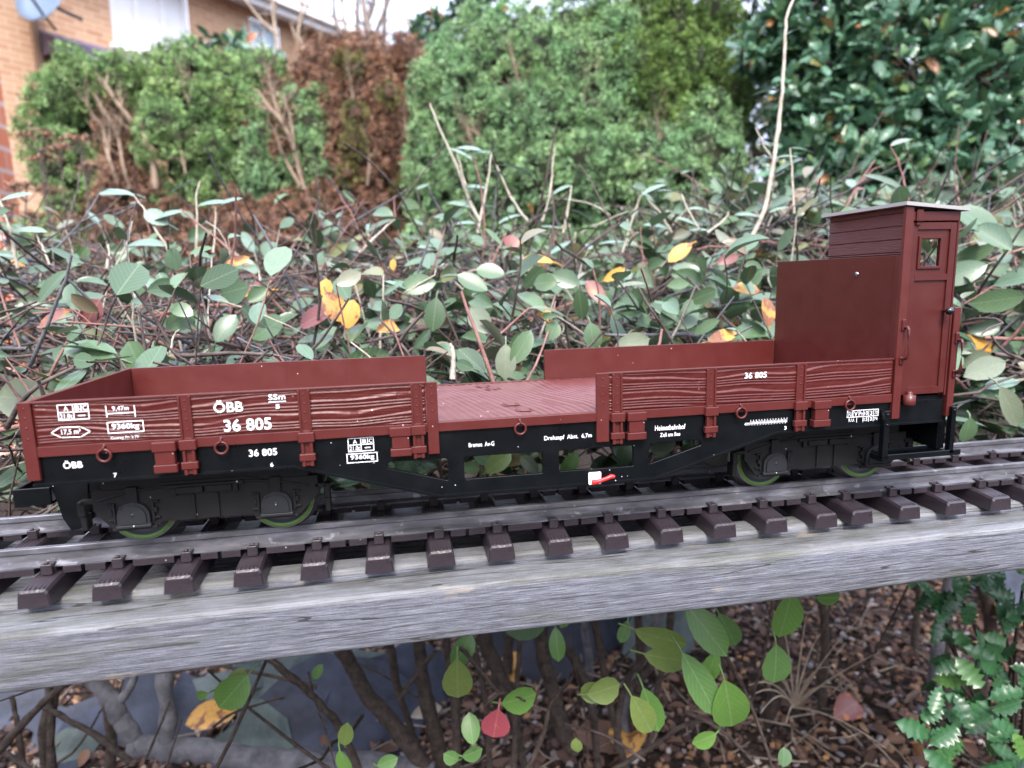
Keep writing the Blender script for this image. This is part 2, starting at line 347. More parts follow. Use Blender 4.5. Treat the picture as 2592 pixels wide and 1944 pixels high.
SLATE = bark('blue_grey_slate', (.008, .01, .016), (.038, .045, .072), 22, .5)
SLATEP = bark('pale_green_slate', (.03, .04, .042), (.11, .14, .14), 24, .5)
def ground_mat():
    m = M('soil_ground', (.03, .02, .015), .95, .2); co = coords(m); n = noise(m, co, 60, 6, .7); v = N_(m, 'ShaderNodeTexVoronoi'); v.inputs['Scale'].default_value = 90; L_(m, co, v.inputs['Vector'])
    c = ramp(m, n, [(.3, (.008, .006, .005)), (.6, (.03, .02, .015)), (.8, (.06, .045, .035))]); setb(m, 'Base Color', c); bump(m, v.outputs['Distance'], .01, .8); return m
GROUND = ground_mat()
def pebble_mat():
    m = M('pebbles', (.2, .15, .1), .6, .4); g = N_(m, 'ShaderNodeNewGeometry')
    c = ramp(m, g.outputs['Random Per Island'], [(0, (.03, .02, .02)), (.35, (.07, .04, .035)), (.6, (.12, .075, .055)), (.78, (.2, .11, .06)), (.88, (.16, .15, .17)), (.95, (.33, .3, .28)), (1, (.3, .15, .06))])
    setb(m, 'Base Color', c); bump(m, noise(m, coords(m), 400, 3), .001, .5); return m
PEB = pebble_mat(); PEB.node_tree.nodes['Principled BSDF'].inputs['Roughness'].default_value = .85; PEB.node_tree.nodes['Principled BSDF'].inputs['Specular IOR Level'].default_value = .25
def brick_mat(name, c1, c2, mort, scale=1.):
    m = M(name, c1, .85, .2); tc = N_(m, 'ShaderNodeTexCoord'); b = N_(m, 'ShaderNodeTexBrick')
    b.inputs['Color1'].default_value = (*c1, 1); b.inputs['Color2'].default_value = (*c2, 1); b.inputs['Mortar'].default_value = (*mort, 1)
    b.inputs['Scale'].default_value = 1; b.inputs['Brick Width'].default_value = .225; b.inputs['Row Height'].default_value = .075; b.inputs['Mortar Size'].default_value = .008; b.inputs['Bias'].default_value = 0
    L_(m, tc.outputs['UV'], b.inputs['Vector']); n = noise(m, coords(m), 6, 4)
    setb(m, 'Base Color', mixc(m, math_(m, 'MULTIPLY', n, .5), b.outputs['Color'], c1)); return m
HBRICK = brick_mat('buff_house_brick', (.56, .35, .22), (.4, .2, .11), (.6, .45, .33))
PBRICK = brick_mat('orange_red_brick', (.62, .19, .1), (.66, .24, .13), (.6, .52, .48))
UPVC = M('white_window_frame', (.85, .85, .86), .4); PANE = M('pale_window_glass', (.55, .72, .8), .1, .6); TILE = bark('purple_grey_roof_tile', (.13, .1, .14), (.2, .16, .22), 5)
BTILE = bark('brown_roof_tile', (.2, .12, .1), (.3, .2, .17), 5); PINKT = bark('pink_brown_hung_tile', (.45, .28, .22), (.55, .36, .3), 5)
DISH = M('grey_blue_dish', (.15, .21, .31), .5); DARK = M('dark_grey_plastic', (.03, .03, .035), .4)

# ------------------------------------------------------------------ ground
g = 60000.; gz = -450
go = link('ground', fast([(-g, -g, gz), (g, -g, gz), (g, g, gz), (-g, g, gz)], np.array([[0, 1, 2, 3]])), GROUND); go['kind'] = 'structure'

# ------------------------------------------------------------------ lettering and outline shapes (curves made into meshes)
def curve_to_mesh(ob):
    dg = bpy.context.evaluated_depsgraph_get(); me = bpy.data.meshes.new_from_object(ob.evaluated_get(dg)); bpy.data.objects.remove(ob); return me
def outline(polys, y0, y1, bev=0):
    """filled 2D shapes (first outer, rest holes) in the XZ plane, extruded between y0 and y1"""
    cu = bpy.data.curves.new('c', 'CURVE'); cu.dimensions = '2D'; cu.fill_mode = 'BOTH'; cu.extrude = (y1-y0)/2*S-bev*S; cu.bevel_depth = bev*S; cu.bevel_resolution = 1; cu.offset = -bev*S
    for p in polys:
        sp = cu.splines.new('POLY'); sp.points.add(len(p)-1); sp.use_cyclic_u = True
        for i, (x, z) in enumerate(p): sp.points[i].co = (x*S, z*S, 0, 1)
    ob = bpy.data.objects.new('c', cu); COL.objects.link(ob); me = curve_to_mesh(ob); me.materials.clear()
    me.transform(Matrix.Translation((0, (y0+y1)/2*S, 0)) @ Matrix.Rotation(PI/2, 4, 'X')); return me
def rnd(poly, r, k=4):
    out = []; n = len(poly); P = [np.array(p, float) for p in poly]
    for i in range(n):
        a, b, c = P[i-1], P[i], P[(i+1) % n]; u = unit(a-b); v = unit(c-b); l = min(r, np.linalg.norm(a-b)/2.1, np.linalg.norm(c-b)/2.1)
        for j in range(k+1):
            t = j/k; q = (1-t)**2*(b+u*l)+2*t*(1-t)*b+t*t*(b+v*l); out.append(tuple(q))
    return out
class Letters:                              # all the white printing on one panel: one mesh
    def __init__(s, y): s.y = y; s.me = []; s.mb = MB()
    def text(s, t, x0, z0, x1, z1, bold=.0):
        cu = bpy.data.curves.new('t', 'FONT'); cu.body = t; cu.size = 1; cu.offset = bold; cu.resolution_u = 4; cu.space_character = 1.03
        ob = bpy.data.objects.new('t', cu); COL.objects.link(ob); me = curve_to_mesh(ob)
        n = len(me.vertices); c = np.empty(n*3); me.vertices.foreach_get('co', c); c = c.reshape(-1, 3); mn, mxx = c[:, :2].min(0), c[:, :2].max(0)
        sc = np.array([x1-x0, z1-z0])/(mxx-mn); q = (c[:, :2]-mn)*sc
        V = [(x0+a, s.y, z0+b) for a, b in q]; s.mb.add(V, [tuple(p.vertices) for p in me.polygons]); bpy.data.meshes.remove(me); return s
    def bar(s, x0, z0, x1, z1): s.mb.add([(x0, s.y, z0), (x1, s.y, z0), (x1, s.y, z1), (x0, s.y, z1)], [(0, 1, 2, 3)]); return s
    def seg(s, a, b, t=.35):
        a, b = np.array(a), np.array(b); d = unit(b-a); n = np.array([-d[1], d[0]])*t/2; a = a-d*t/2; b = b+d*t/2
        s.mb.add([(p[0], s.y, p[1]) for p in (a-n, b-n, b+n, a+n)], [(0, 1, 2, 3)]); return s
    def rect(s, x0, z0, x1, z1, t=.35):
        s.bar(x0, z0, x1, z0+t).bar(x0, z1-t, x1, z1).bar(x0, z0+t, x0+t, z1-t).bar(x1-t, z0+t, x1, z1-t); return s
    def mesh(s): return s.mb.mesh()
def load_table(L, x0, z0, x1, z1):
    t = .38; w_, h = x1-x0, z1-z0; L.rect(x0, z0, x1, z1, t); zm = z0+h*.5; xm = x0+w_*.5; xc = x0+w_*.76
    L.bar(x0+t, zm-t/2, xm-t/2, zm+t/2).bar(xm+t/2, zm-t/2, x1-t, zm+t/2); L.bar(xm-t/2, z0+t, xm+t/2, z1-t); L.bar(xc-t/2, zm+t/2, xc+t/2, z1-t)
    L.text('A', x0+w_*.2, zm+.55, x0+w_*.35, z1-.75, .01).text('B', xm+.7, zm+.55, xc-.6, z1-.75, .01).text('C', xc+.6, zm+.55, x1-.8, z1-.75, .01)
    L.text('21.0t', x0+.7, z0+.7, xm-.55, zm-.55, .01).bar(xm+1.6, z0+h*.22, x1-1.6, z0+h*.29)

# ------------------------------------------------------------------ the model wagon
WY = 55.5
wag = root('flat_wagon', 'red-brown and black model railway flat wagon with low sides and a brakeman cabin', 'model wagon', (230, 0, 0))
YF = -WY+2      # face of the black side frame
fr_poly = [(30.5, 50), (30.5, 37.5), (134.8, 37.5), (198.6, 18.5), (305.2, 18.5), (370.7, 37.5), (467, 37.5), (467, 50)]
holes = [rnd([(174.6, 34.3), (176.3, 37.1), (203, 36.8), (203, 25.9)], 1.3), rnd([(210.6, 26), (210.6, 36.9), (248.2, 36.6), (248.2, 26)], 1.2),
         rnd([(256.2, 26.2), (256.2, 36.8), (293.8, 36.6), (293.8, 26)], 1.2), rnd([(301.7, 26.3), (301.7, 37.1), (328.5, 37.1), (329.5, 34.2)], 1.3)]
frames = []
for y0, y1, sg in ((YF, YF+2, -1), (-YF-2, -YF, 1)):
    fo = link('side_frame', outline([fr_poly]+holes, y0, y1, .15), BLK, wag); frames.append(fo)
    m = MB(); pl = fr_poly[1:7]                                   # the flange along the lower edge
    for a, b in zip(pl[:-1], pl[1:]):
        ya, yb = (y0-1.1, y0-.02) if sg < 0 else (y1+.02, y1+1.1)
        m.prism([(a[0], a[1]-.05), (b[0], b[1]-.05), (b[0], b[1]+.9), (a[0], a[1]+.9)], 1, ya, yb)
    link('bottom_flange', m.mesh(), BLK, fo)
# cross members between the frames
m = MB()
for x in (31, 70, 132, 165, 207, 252, 297, 340, 375, 440, 463): m.box(x, x+2.5, YF+2.1, -YF-2.1, 38.2 if x < 150 or x > 350 else 38.5, 49.8)
link('cross_members', m.mesh(), BLK, wag)
# deck
def height_grid(x0, x1, y0, y1, nx, ny, fn, mk):
    X, Y = np.meshgrid(np.linspace(x0, x1, nx), np.linspace(y0, y1, ny), indexing='ij'); H = fn(X, Y)
    V = np.stack(mk(X, Y, H), -1).reshape(-1, 3); i = (np.arange(nx-1)[:, None]*ny+np.arange(ny-1)[None]).ravel()
    return V, np.stack([i, i+ny, i+ny+1, i+1], -1)
def saw(phi, w0=.16):
    f = phi-np.floor(phi); return np.where(f < w0, f/w0, 1-(f-w0)/(1-w0))
def grain_board(x0, x1, z0, z1, seed, amp=.56, lam=1.95):
    r = np.random.default_rng(seed)
    def fn(X, Z):
        ph = Z/lam + .95*snoise(X/24, Z/9, seed, 7, 1.0)+.28*snoise(X/9, Z/5, seed+1, 6, 1.)+.4*np.sin(Z*.8+seed)
        k = .45+.55*(snoise(X/18, np.floor(ph)*2.3, seed+5, 6, 1.2) > -.75)      # some ridges fade out
        h = saw(-ph, .2)*amp*k+.06*snoise(X*.8, Z*3, seed+2, 8, 1.)
        e = np.clip(np.minimum(np.minimum(X-x0, x1-X)/.8, np.minimum(Z-z0, z1-Z)/.5), 0, 1); return h*e
    yb = -WY+1.15
    return height_grid(x0, x1, z0, z1, int((x1-x0)/.34), int((z1-z0)/.17), fn, lambda X, Z, H: (X, yb-H, Z))
def side_board(x0, x1, front, seed):
    m = MB(); s = -1 if front else 1
    ya, yb = (-WY+1.2, -WY+2.9) if front else (WY-2.9, WY-1.2)
    m.box(x0, x1, ya, yb, 54.4, 72.4, .12)
    if front:
        V, F = grain_board(x0+.2, x1-.2, 54.6, 72.2, seed); n = len(m.v)
        m.add(V, F, True)
        m.box(x0, x1, -WY+.45, yb, 72.4, 73.2, .1)
    else:
        m.box(x0, x1, ya, yb+.7, 72.4, 73.2, .1); m.box(x0+84, x0+84.5, ya-.12, ya-.01, 54.5, 72.3); m.box(x0+119, x0+119.3, ya-.1, ya-.01, 54.5, 72.3)
    return link('side_board', m.mesh(), RED, wag)
BL = side_board(34.3, 194.2, True, 11); BR = side_board(280.7, 434.2, True, 23); side_board(32.5, 199.4, False, 1); side_board(274.4, 434.2, False, 2)
m = MB()                                     # red edge beam of the floor
for s in (-1, 1):
    a, b = sorted((s*(WY-.4), s*(WY-4))); m.box(31, 434.3, a, b, 50.05, 54.35, .15)
link('edge_beam', m.mesh(), RED, wag)
m = MB(); m.box(31, 434.3, -WY+4.05, WY-4.05, 50.05, 53.4); dk = m.mesh()
def deckfn(X, Y):
    ph = X/4.1+Y/17+1.0*snoise(X/26, Y/24, 5, 7, 1.1)+.2*snoise(X/7, Y/16, 6, 6, 1.); k = .35+.65*(snoise(np.floor(ph)*1.7, Y/28, 9, 6, 1.2) > -.6)
    e = np.clip(np.minimum(Y+WY-4, WY-4-Y)/.8, 0, 1); return saw(ph, .1)*.42*k*e
V, F = height_grid(31, 434.3, -WY+4.05, WY-4.05, 1150, 130, deckfn, lambda X, Y, H: (X, Y, 53.75+H))
do = link('deck', fast(V, F, None, True), DECK, wag); do['label'] = 'wood-grained wagon floor'
m = MB().box(31, 434.3, -WY+4.05, WY-4.05, 50.2, 53.5); link('floor_plate', m.mesh(), RED, wag)
# little hold-down lugs on the deck
for x, y in ((233, 40), (237.5, 29), (239, -22), (243, -38)):
    m = MB().box(x-4.5, x+4.5, y-2.6, y+2.6, 54.1, 54.5, .1); m.box(x-3.8, x-2.4, y-2, y+2, 54.6, 54.9); m.box(x+2.4, x+3.8, y-2, y+2, 54.6, 54.9); link('deck_lug', m.mesh(), DECK, wag)
# posts
def post(x0, x1, z0, z1, front, riv):
    m = MB(); a, b = (-WY, -WY+1.9) if front else (WY-1.9, WY)
    if front: m.box(x0, x1, a, b, z0, z1, .15); [m.rivet((x0+x1)/2, a, z) for z in riv]
    else: m.box(x0, x1, a, b, z0, z1, .15)
    return link('corner_post' , m.mesh(), RED, wag)
for fr in (True, False):
    post(29.3, 34.25, 40.3, 73.3, fr, (70.8, 66.8, 62.6, 58)); post(194.35, 199.35, 39.8, 73.2, fr, (71.3, 67.6, 64, 60.2)); post(274.4, 280.6, 39.8, 73.2, fr, (70.6, 66.8, 63, 59.2))
# left end board and tall right end wall
link('end_board', MB().box(30, 32.4, -WY+1.95, WY-1.95, 50.1, 73.2, .15).mesh(), RED, wag)
tw = link('tall_end_wall', MB().box(434.7, 436.6, -WY+2.1, WY-2, 40, 125.4, .12).box(434.55, 434.7, -WY+5.5, -WY+5.8, 73, 125).mesh(), RED2, wag, label='tall plain end wall with one screw')
link('screw', MB().lathe([(.01, -.9), (.9, -.85), (1.45, -.45), (1.55, 0)], 16, 0, (434.7, -22.8, 116.1)).mesh(), CHROME, tw)
# hinge straps with their pockets
def strap_mesh():
    m = MB(); h = 2.6
    m.box(-h, h, .55, 1.4, 54, 72.4, .05); m.box(-h, -h+.95, -.15, .55, 54, 72.5, .12); m.box(h-.95, h, -.15, .55, 54, 72.5, .12)
    for z in (70.6, 66.6, 62.6, 58.2): m.rivet(0, .55, z, .4, .3)
    return m.mesh()
def pocket_mesh():
    m = MB(); m.box(-3.4, 3.4, -1.5, .6, 49.4, 53.8, .25); m.box(-2.5, 2.5, .3, .9, 44.1, 49.4); m.box(-2.5, -1.25, -.9, .3, 44.15, 49.38, .15); m.box(1.25, 2.5, -.9, .3, 44.15, 49.38, .15)
    m.box(-3.4, 3.4, -1.3, .9, 40.9, 44.1, .25); m.box(-2.5, -1, -.9, .9, 38.4, 40.88, .15); m.box(1, 2.5, -.9, .9, 38.4, 40.88, .15); m.box(-1, 1, -.2, .9, 38.7, 40.8); return m.mesh()
SM, PM = strap_mesh(), pocket_mesh()
for x in (92.5, 141.2, 190, 284.8, 333, 381.5):
    s = link('hinge_strap', SM, RED, wag, (x, -WY, 0)); link('stake_pocket', PM, RED, s, (x, -WY, 0))
def bracket_mesh():
    m = MB(); m.box(-4.7, 4.7, -2.7, .6, 49.6, 53.8, .25); m.box(-3.9, 3.9, -2.2, 1.4, 43.9, 49.6, .2); m.box(-4.7, 4.7, -2.7, 1.4, 40.4, 43.9, .25); return m.mesh()
BM = bracket_mesh()
for x in (83.4, 182, 293.9, 392.6): link('side_bracket', BM, RED, wag, (x, -WY, 0))
def ring_mesh():
    m = MB(); m.torus((0, -.6, 0), 2.55, .55, 1, 26, 8); m.tube([(0, .4, 3.6), (0, -.9, 3.7), (0, -1.2, 2.8), (0, -.6, 2.2)], .45, 7); m.rivet(0, .35, 4, .8, .5); return m.mesh()
RM = ring_mesh()
for x, z in ((59.6, 49.3), (105.8, 49.3), (237.2, 49.1), (349, 49.8), (409.4, 50.2)): link('lashing_ring', RM, RED, wag, (x, -WY, z))
# printing
L = Letters(-WY+.42)
load_table(L, 43.8, 65, 55.6, 71.7)
L.bar(62.2, 66.6, 73, 67.0).bar(61.9, 65.3, 62.3, 70.2).bar(72.8, 64.9, 73.2, 69.8).text('9,47m', 64.4, 67.6, 70.8, 69.8, .012)
hx = [(40.4, 60.1), (43.9, 62.2), (51.6, 62), (55.1, 59.8), (51.3, 57.7), (43.9, 57.9)]
for i in range(6): L.seg(hx[i], hx[(i+1) % 6], .4)
L.text('17,5 m²', 44.2, 58.8, 51.5, 61.2, .012); L.rect(61.7, 58.3, 75.8, 63.3, .4).text('9360kg', 63.4, 59.3, 74, 62.4, .02).text('Geweg Pn 3.70', 62.5, 55.5, 73.4, 57, .004)
L.text('ÖBB', 104, 64.6, 115.9, 70, .02).text('SSm', 126.6, 68.9, 133.6, 71.4, .015).bar(126.5, 67.8, 133.8, 68.25).text('s', 129.3, 64.9, 131, 66.9, .02).text('36 805', 107.4, 56, 127, 61.4, .022)
link('lettering', L.mesh(), WHITE, BL)
L = Letters(-WY+.42).text('36 805', 350.6, 66.8, 362.5, 69.8, .02); link('lettering', L.mesh(), WHITE, BR)
L = Letters(YF-.06)
L.text('ÖBB', 42.4, 44.1, 49.8, 47.6, .02).text('7', 61.1, 38.9, 62.5, 40.8, .02).text('36 805', 116.2, 43.9, 128, 47.1, .02).text('6', 124.7, 38.7, 126, 40.6, .02)
load_table(L, 158.5, 42.9, 170, 49.3); L.rect(157.6, 37.7, 171.3, 42.15, .38).text('9360kg', 159.3, 38.7, 169.8, 41.4, .02)
L.text('Bremse  Av-G', 213, 41.3, 225, 43.4, .01).text('Drehzapf  Abst.  6,7m', 249.1, 41.5, 272.5, 44.2, .012).text('Heimatbahnhof', 304.7, 43.1, 320.6, 45.7, .012).text('Zell am See', 307.4, 39.8, 317.9, 41.8, .01)
L.text('4M', 352.2, 42.6, 355, 44.1, .01).bar(355.5, 43.4, 375.8, 43.75)
for i in range(27): L.bar(355.5+i*.77, 42.4 if i % 2 else 42.9, 355.75+i*.77, 45.4 if i % 2 == 0 else 44.6)
L.text('3', 374.4, 39, 375.7, 40.9, .02)
L.rect(409.8, 43, 428.3, 46.8, .35)
for x in (416.6, 419.2, 422.4, 425.2): L.bar(x, 43.3, x+.25, 46.5)
L.text('REV', 410.6, 43.6, 416, 46.1, .005).text('Pn', 417.2, 43.8, 418.9, 45.9, 0).text('10', 419.9, 43.8, 422, 45.9, 0).text('3', 423.3, 43.8, 424.6, 45.9, .01).text('70', 425.9, 43.8, 427.7, 45.9, 0)
L.text('R.U.', 411, 40.9, 414.4, 42.5, .01)
for x in (415.5, 419.2, 422.4, 425.2): L.bar(x, 40.3, x+.3, 42.8)
L.text('15', 419.9, 40.7, 421.9, 42.5, .01).text('3', 423.3, 40.7, 424.6, 42.5, .01).text('74', 425.9, 40.7, 427.8, 42.5, .01)
link('lettering', L.mesh(), WHITE, frames[0])
# brake change-over plate and lever
bp_ = link('brake_plate', outline([rnd([(270.3, 18.9), (276.6, 18.9), (276.6, 25), (270.3, 25)], .7)], YF-2, YF-1.15, .15), WHITE, wag)
link('brake_lever', MB().tube([(272.4, YF-2.2, 20.2), (273.6, YF-3.4, 20.6), (275.2, YF-3.9, 21.2), (278.4, YF-4.2, 22.2), (281, YF-4.4, 23.2), (282.4, YF-4.7, 23)], [1.4, 1.25, 1., .95, 1.1, .8], 10).mesh(), REDL, bp_)
# bogies
def bogie(cx):
    b = link('bogie', MB().box(-40, 40, -20, 20, 24, 27, .5).box(-8, 8, -33, 33, 22.5, 31, .6).box(-49, -45, -12, 12, 16, 26).box(45, 49, -12, 12, 16, 26).mesh(), BOG, wag, (cx, 0, 0))
    for s in (-1, 1):
        m = MB(); y0, y1 = (-37, -34) if s < 0 else (34, 37); fo = -37.0 if s < 0 else 37
        out = [(-48, 28.5), (-48, 19.5), (-41, 10.2), (-22, 10.2), (-20, 12), (20, 12), (22, 10.2), (41, 10.2), (50, 19.5), (50, 28.5), (26, 28.5), (18, 30.5), (-18, 30.5), (-26, 28.5)]
        m.prism(out, 1, y0, y1); d = -1 if s < 0 else 1
        def B(x0, x1, z0, z1, t): m.box(x0, x1, fo+.01*d if d > 0 else fo-t, fo+t if d > 0 else fo-.01, z0, z1, .12)
        for x in (-10, -3, 3, 10) if False else (-5.2, 5.2): B(x-.4, x+.4, 12.4, 24, 1.1)
        B(-17, 17, 27.5, 29.2, 1.6); B(-12, -.6, 25.2, 28, 2.6); B(.6, 12, 25.2, 28, 2.6); B(-14.5, -12.2, 24.2, 27.6, 1.8); B(12.2, 14.5, 24.2, 27.6, 1.8)
        B(-47.5, -18, 10.25, 11.2, 1.4) if False else None
        for x in (-31, 31):
            B(x-2.3, x+2.3, 22.5, 29.6, 1.5)
            for q in (-1, 1): B(x+q*8.2-.5, x+q*8.2+.5, 13.5, 22.5, 1.4); B(x+q*9.8-1.1, x+q*9.8+1.1, 21.8, 22.6, 1.6); B(x+q*9.8-1.1, x+q*9.8+1.1, 14.2, 15, 1.2); B(x+q*9.4-.6, x+q*9.4+.6, 17.2, 19.4, 1.7)
            B(x-9.5, x+9.5, 9.6, 10.8, 1.8)
        for a, c in (((-46, 24), (-17, 28.6)), ((46, 24), (17, 28.6))):
            m.tube([(a[0], fo+d*.5, a[1]), ((a[0]+c[0])/2, fo+d*.6, (a[1]+c[1])/2+1.2), (c[0], fo+d*.5, c[1])], .5, 6)
        for x in (-53, 54): m.box(x-1.5, x+1.5, min(fo, fo-d*4), max(fo, fo-d*4), 17, 24, .4); m.box(min(x, x*.9), max(x, x*.9), min(fo, fo-d*3), max(fo, fo-d*3), 22.5, 24.5, .3); m.box(x-1.2, x+1.2, min(fo-d, fo-d*7), max(fo-d, fo-d*7), 10, 17, .4)
        m.box(-44, 46, min(fo-d*.8, fo-d*2), max(fo-d*.8, fo-d*2), 27, 33.5, .2)  # added dark plate where only shade would hide the wheel tops
        sf = link('bogie_side_frame', m.mesh(), BOG, b, (cx, 0, 0))
        for x in (-31, 31):
            m2 = MB(); R = 6.9; arc = [(R*math.cos(t), 12.4+3.5+max(0, 1)*R*math.sin(t)*1.0) for t in np.linspace(0, PI, 17)]
            poly = [(-R, 11.5), (R, 11.5)]+arc
            f0, f1 = (fo-2.2, fo-.02) if d < 0 else (fo+.02, fo+2.2); m2.prism([(x+p[0], p[1]) for p in poly], 1, f0, f1)
            R2 = 5.5; arc = [(R2*math.cos(t), 15.8+R2*math.sin(t)) for t in np.linspace(0, PI, 17)]; poly = [(-R2, 12.6), (R2, 12.6)]+arc
            f0, f1 = (fo-3.0, fo-2.2) if d < 0 else (fo+2.2, fo+3.0); m2.prism([(x+p[0], p[1]) for p in poly], 1, f0, f1)
            if d < 0:
                m2.rivet(x, fo-3.0, 17, .8, .4); m2.rivet(x-4.9, fo-2.2, 20.3, .5, .3); m2.rivet(x+4.9, fo-2.2, 20.3, .5, .3)
            m2.box(x-7.4, x+7.4, min(fo, fo+d*3.2), max(fo, fo+d*3.2), 10.9, 12.2, .2)
            link('axle_box', m2.mesh(), BOGL, b, (cx, 0, 0))
    for x in (-31.5, 31.5):
        for s in (-1, 1):
            m = MB().lathe([(.01, -4.6), (4, -4.6), (4, -3.6), (12.4, -3.2), (12.9, -4.4), (15.1, -4.4), (15.35, -4.1), (15.6, 1.2), (17.3, 1.9), (17.3, 3.3), (16.6, 3.6), (.01, 3.6)], 48, 1)
            if s > 0: m.v = [(a, -b_, c) for a, b_, c in m.v]
            me = m.mesh(); wh = link('wheel', me, STEEL, b, (cx+x, s*23, 15.55))
            mr = MB().lathe([(12.95, -4.44), (12.95, -4.62), (14.7, -4.62), (14.7, -4.44)], 48, 1)
            if s > 0: mr.v = [(a, -b_, c) for a, b_, c in mr.v]
            mr.v = [(a+0, b_+0, c+0) for a, b_, c in mr.v]
            if s < 0:
                RG.setdefault('p', []).append((wh, mr))
        link('axle', MB().tube([(0, -22, 0), (0, 22, 0)], 2, 12).mesh(), STEEL, b, (cx+x, 0, 15.55))
RG = {}
BOGL = dusty('axle_box_plastic', (.016, .017, .02), .42, .04, spec=.4)
bogie(92); bogie(410.7)
for wh, mr in RG['p']:                       # the green ring is part of the wheel's face: joined into the wheel as its own slot
    me = wh.data; o2 = mr.mesh(); bm = __import__('bmesh').new(); bm.from_mesh(me); n0 = len(bm.faces); bm.from_mesh(o2); bm.faces.ensure_lookup_table()
    for f in bm.faces[n0:]: f.material_index = 1
    for f in bm.faces[:n0]:
        c = f.calc_center_median()
        if math.hypot(c.x, c.z) < .0128: f.material_index = 2
    bm.to_mesh(me); bm.free(); me.materials.append(GREEN); me.materials.append(DARK)
# coupling at the left end: open tray and hanging hook
m = MB(); m.box(-1.6, 14.5, -11, -9.6, 16, 24.6, .2); m.box(-1.6, 14.5, 9.6, 11, 16, 24.6, .2); m.box(-1.6, 0, -9.6, 9.6, 16, 24.6, .2); m.box(0, 14.5, -9.6, 9.6, 16, 17.4)
m.box(14.5, 40, -8, 8, 20, 25, .3); cp = link('coupling', m.mesh(), BLK, wag)
m = MB(); m.prism([(13.5, 30), (31, 30), (29, 12), (24.5, 2), (20.5, 1.5), (17.5, 8)], 1, -9, -5); m.prism([(13.5, 30), (31, 30), (29, 12), (24.5, 2), (20.5, 1.5), (17.5, 8)], 1, 5, 9); m.box(15, 29, -5, 5, 14, 30); link('coupling_hook', m.mesh(), BLK, cp)
# platform, cabin
m = MB(); m.box(436.7, 472.2, -WY+4.1, WY-4, 48, 51.8, .1); m.box(467.1, 471.6, -WY+4.1, WY-4.1, 22, 47.9, .2); link('platform', m.mesh(), BLK, wag)
link('platform_end_plate', MB().box(468.2, 472, -WY+.8, WY-.8, 40.5, 98, .2).mesh(), RED, wag)
link('end_post', MB().box(434.75, 439.2, -WY, -WY+2.05, 41.2, 149, .15).mesh(), RED, wag)
cab = link('brakeman_cabin', MB()
    .box(437.2, 439.2, -WY+3.9, 5.5, 52, 125.6)                                                                      # left wall, lower
    .box(465, 467, -WY+3.9, 5.5, 52, 118.3).box(465, 467, -WY+3.9, 5.5, 134.5, 147).box(465, 467, -WY+3.9, -51, 118.3, 134.5).box(465, 467, -30, 5.5, 118.3, 134.5)                                                                            # right wall
    .box(439.2, 465, 3.5, 5.5, 52, 118).box(439.2, 444.5, 3.5, 5.5, 118, 134.5).box(457.5, 465, 3.5, 5.5, 118, 134.5).box(439.2, 465, 3.5, 5.5, 134.5, 147)   # rear wall with its window
    .box(439.25, 467, -WY+.9, -WY+3.85, 142, 146.6, .12).box(439.25, 440, -WY+1.4, -WY+3.85, 52, 141.95).box(466.3, 467.3, -WY+1.4, -WY+3.85, 52, 141.95)
    .box(441, 444.8, -WY-.3, -WY+.9, 141.4, 147.6, .6).box(441.5, 443.6, -WY+.1, -WY+1.2, 139.6, 141.3, .5).mesh(), RED2, wag)
pm = MB(); zz = [125.6, 126.7, 133.2, 139.9, 146.4, 149.2]
for a, b in zip(zz[:-1], zz[1:]): pm.box(436.9, 439.15, -WY+2.1, 5.5, a+.12, b-.05, .3)
pm.box(437.5, 439.1, -WY+2.1, 5.4, 125.6, 149)
link('plank_wall', pm.mesh(), HUTW, cab, label='horizontally boarded upper wall')
ry0, ry1 = -WY-1.3, 8.5
V = [(433.4, y, z) for y, z in ((ry0, 149.6), (ry1, 149.6), (ry1, 151.4), (ry0, 151.4))]+[(470.2, y, z) for y, z in ((ry0, 146.6), (ry1, 146.6), (ry1, 148.3), (ry0, 148.3))]
link('cabin_roof', MB().add(V, [(0, 1, 2, 3), (7, 6, 5, 4), (0, 4, 5, 1), (3, 2, 6, 7), (0, 3, 7, 4), (1, 5, 6, 2)]).mesh(), ROOF, cab)
# door with window opening: butted stiles and rails round recessed fields
m = MB(); y0, y1 = -WY+1.5, -WY+3.6
X0, X1, Z0, Z1 = 440.15, 466.1, 53.4, 141.3; fx0, fx1 = 443.3, 462.6; l0, l1 = 57, 112.4; u0, u1 = 115.6, 137.9; wx0, wx1, wz0, wz1 = 446.3, 457.2, 119.6, 133.2
m.box(X0, fx0, y0, y1, Z0, Z1, .15); m.box(fx1, X1, y0, y1, Z0, Z1, .15); m.box(fx0, fx1, y0, y1, Z0, l0); m.box(fx0, fx1, y0, y1, l1, u0); m.box(fx0, fx1, y0, y1, u1, Z1)
m.box(fx0, fx1, y0+1, y1, l0, l1); m.box(fx0, wx0, y0+1, y1, u0, u1); m.box(wx1, fx1, y0+1, y1, u0, u1); m.box(wx0, wx1, y0+1, y1, u0, wz0); m.box(wx0, wx1, y0+1, y1, wz1, u1)
door = link('door', m.mesh(), RED2, cab)
m = MB(); e = 1.5; m.box(wx0-e, wx0, y0+.1, y0+.98, wz0-e, wz1+e, .2); m.box(wx1, wx1+e, y0+.1, y0+.98, wz0-e, wz1+e, .2); m.box(wx0, wx1, y0+.1, y0+.98, wz0-e, wz0, .2); m.box(wx0, wx1, y0+.1, y0+.98, wz1, wz1+e, .2)
link('window_frame', m.mesh(), RED2, cab); link('window_pane', MB().box(wx0-.1, wx1+.1, y1+.05, y1+.25, wz0-.1, wz1+.1).mesh(), GLASS, cab)
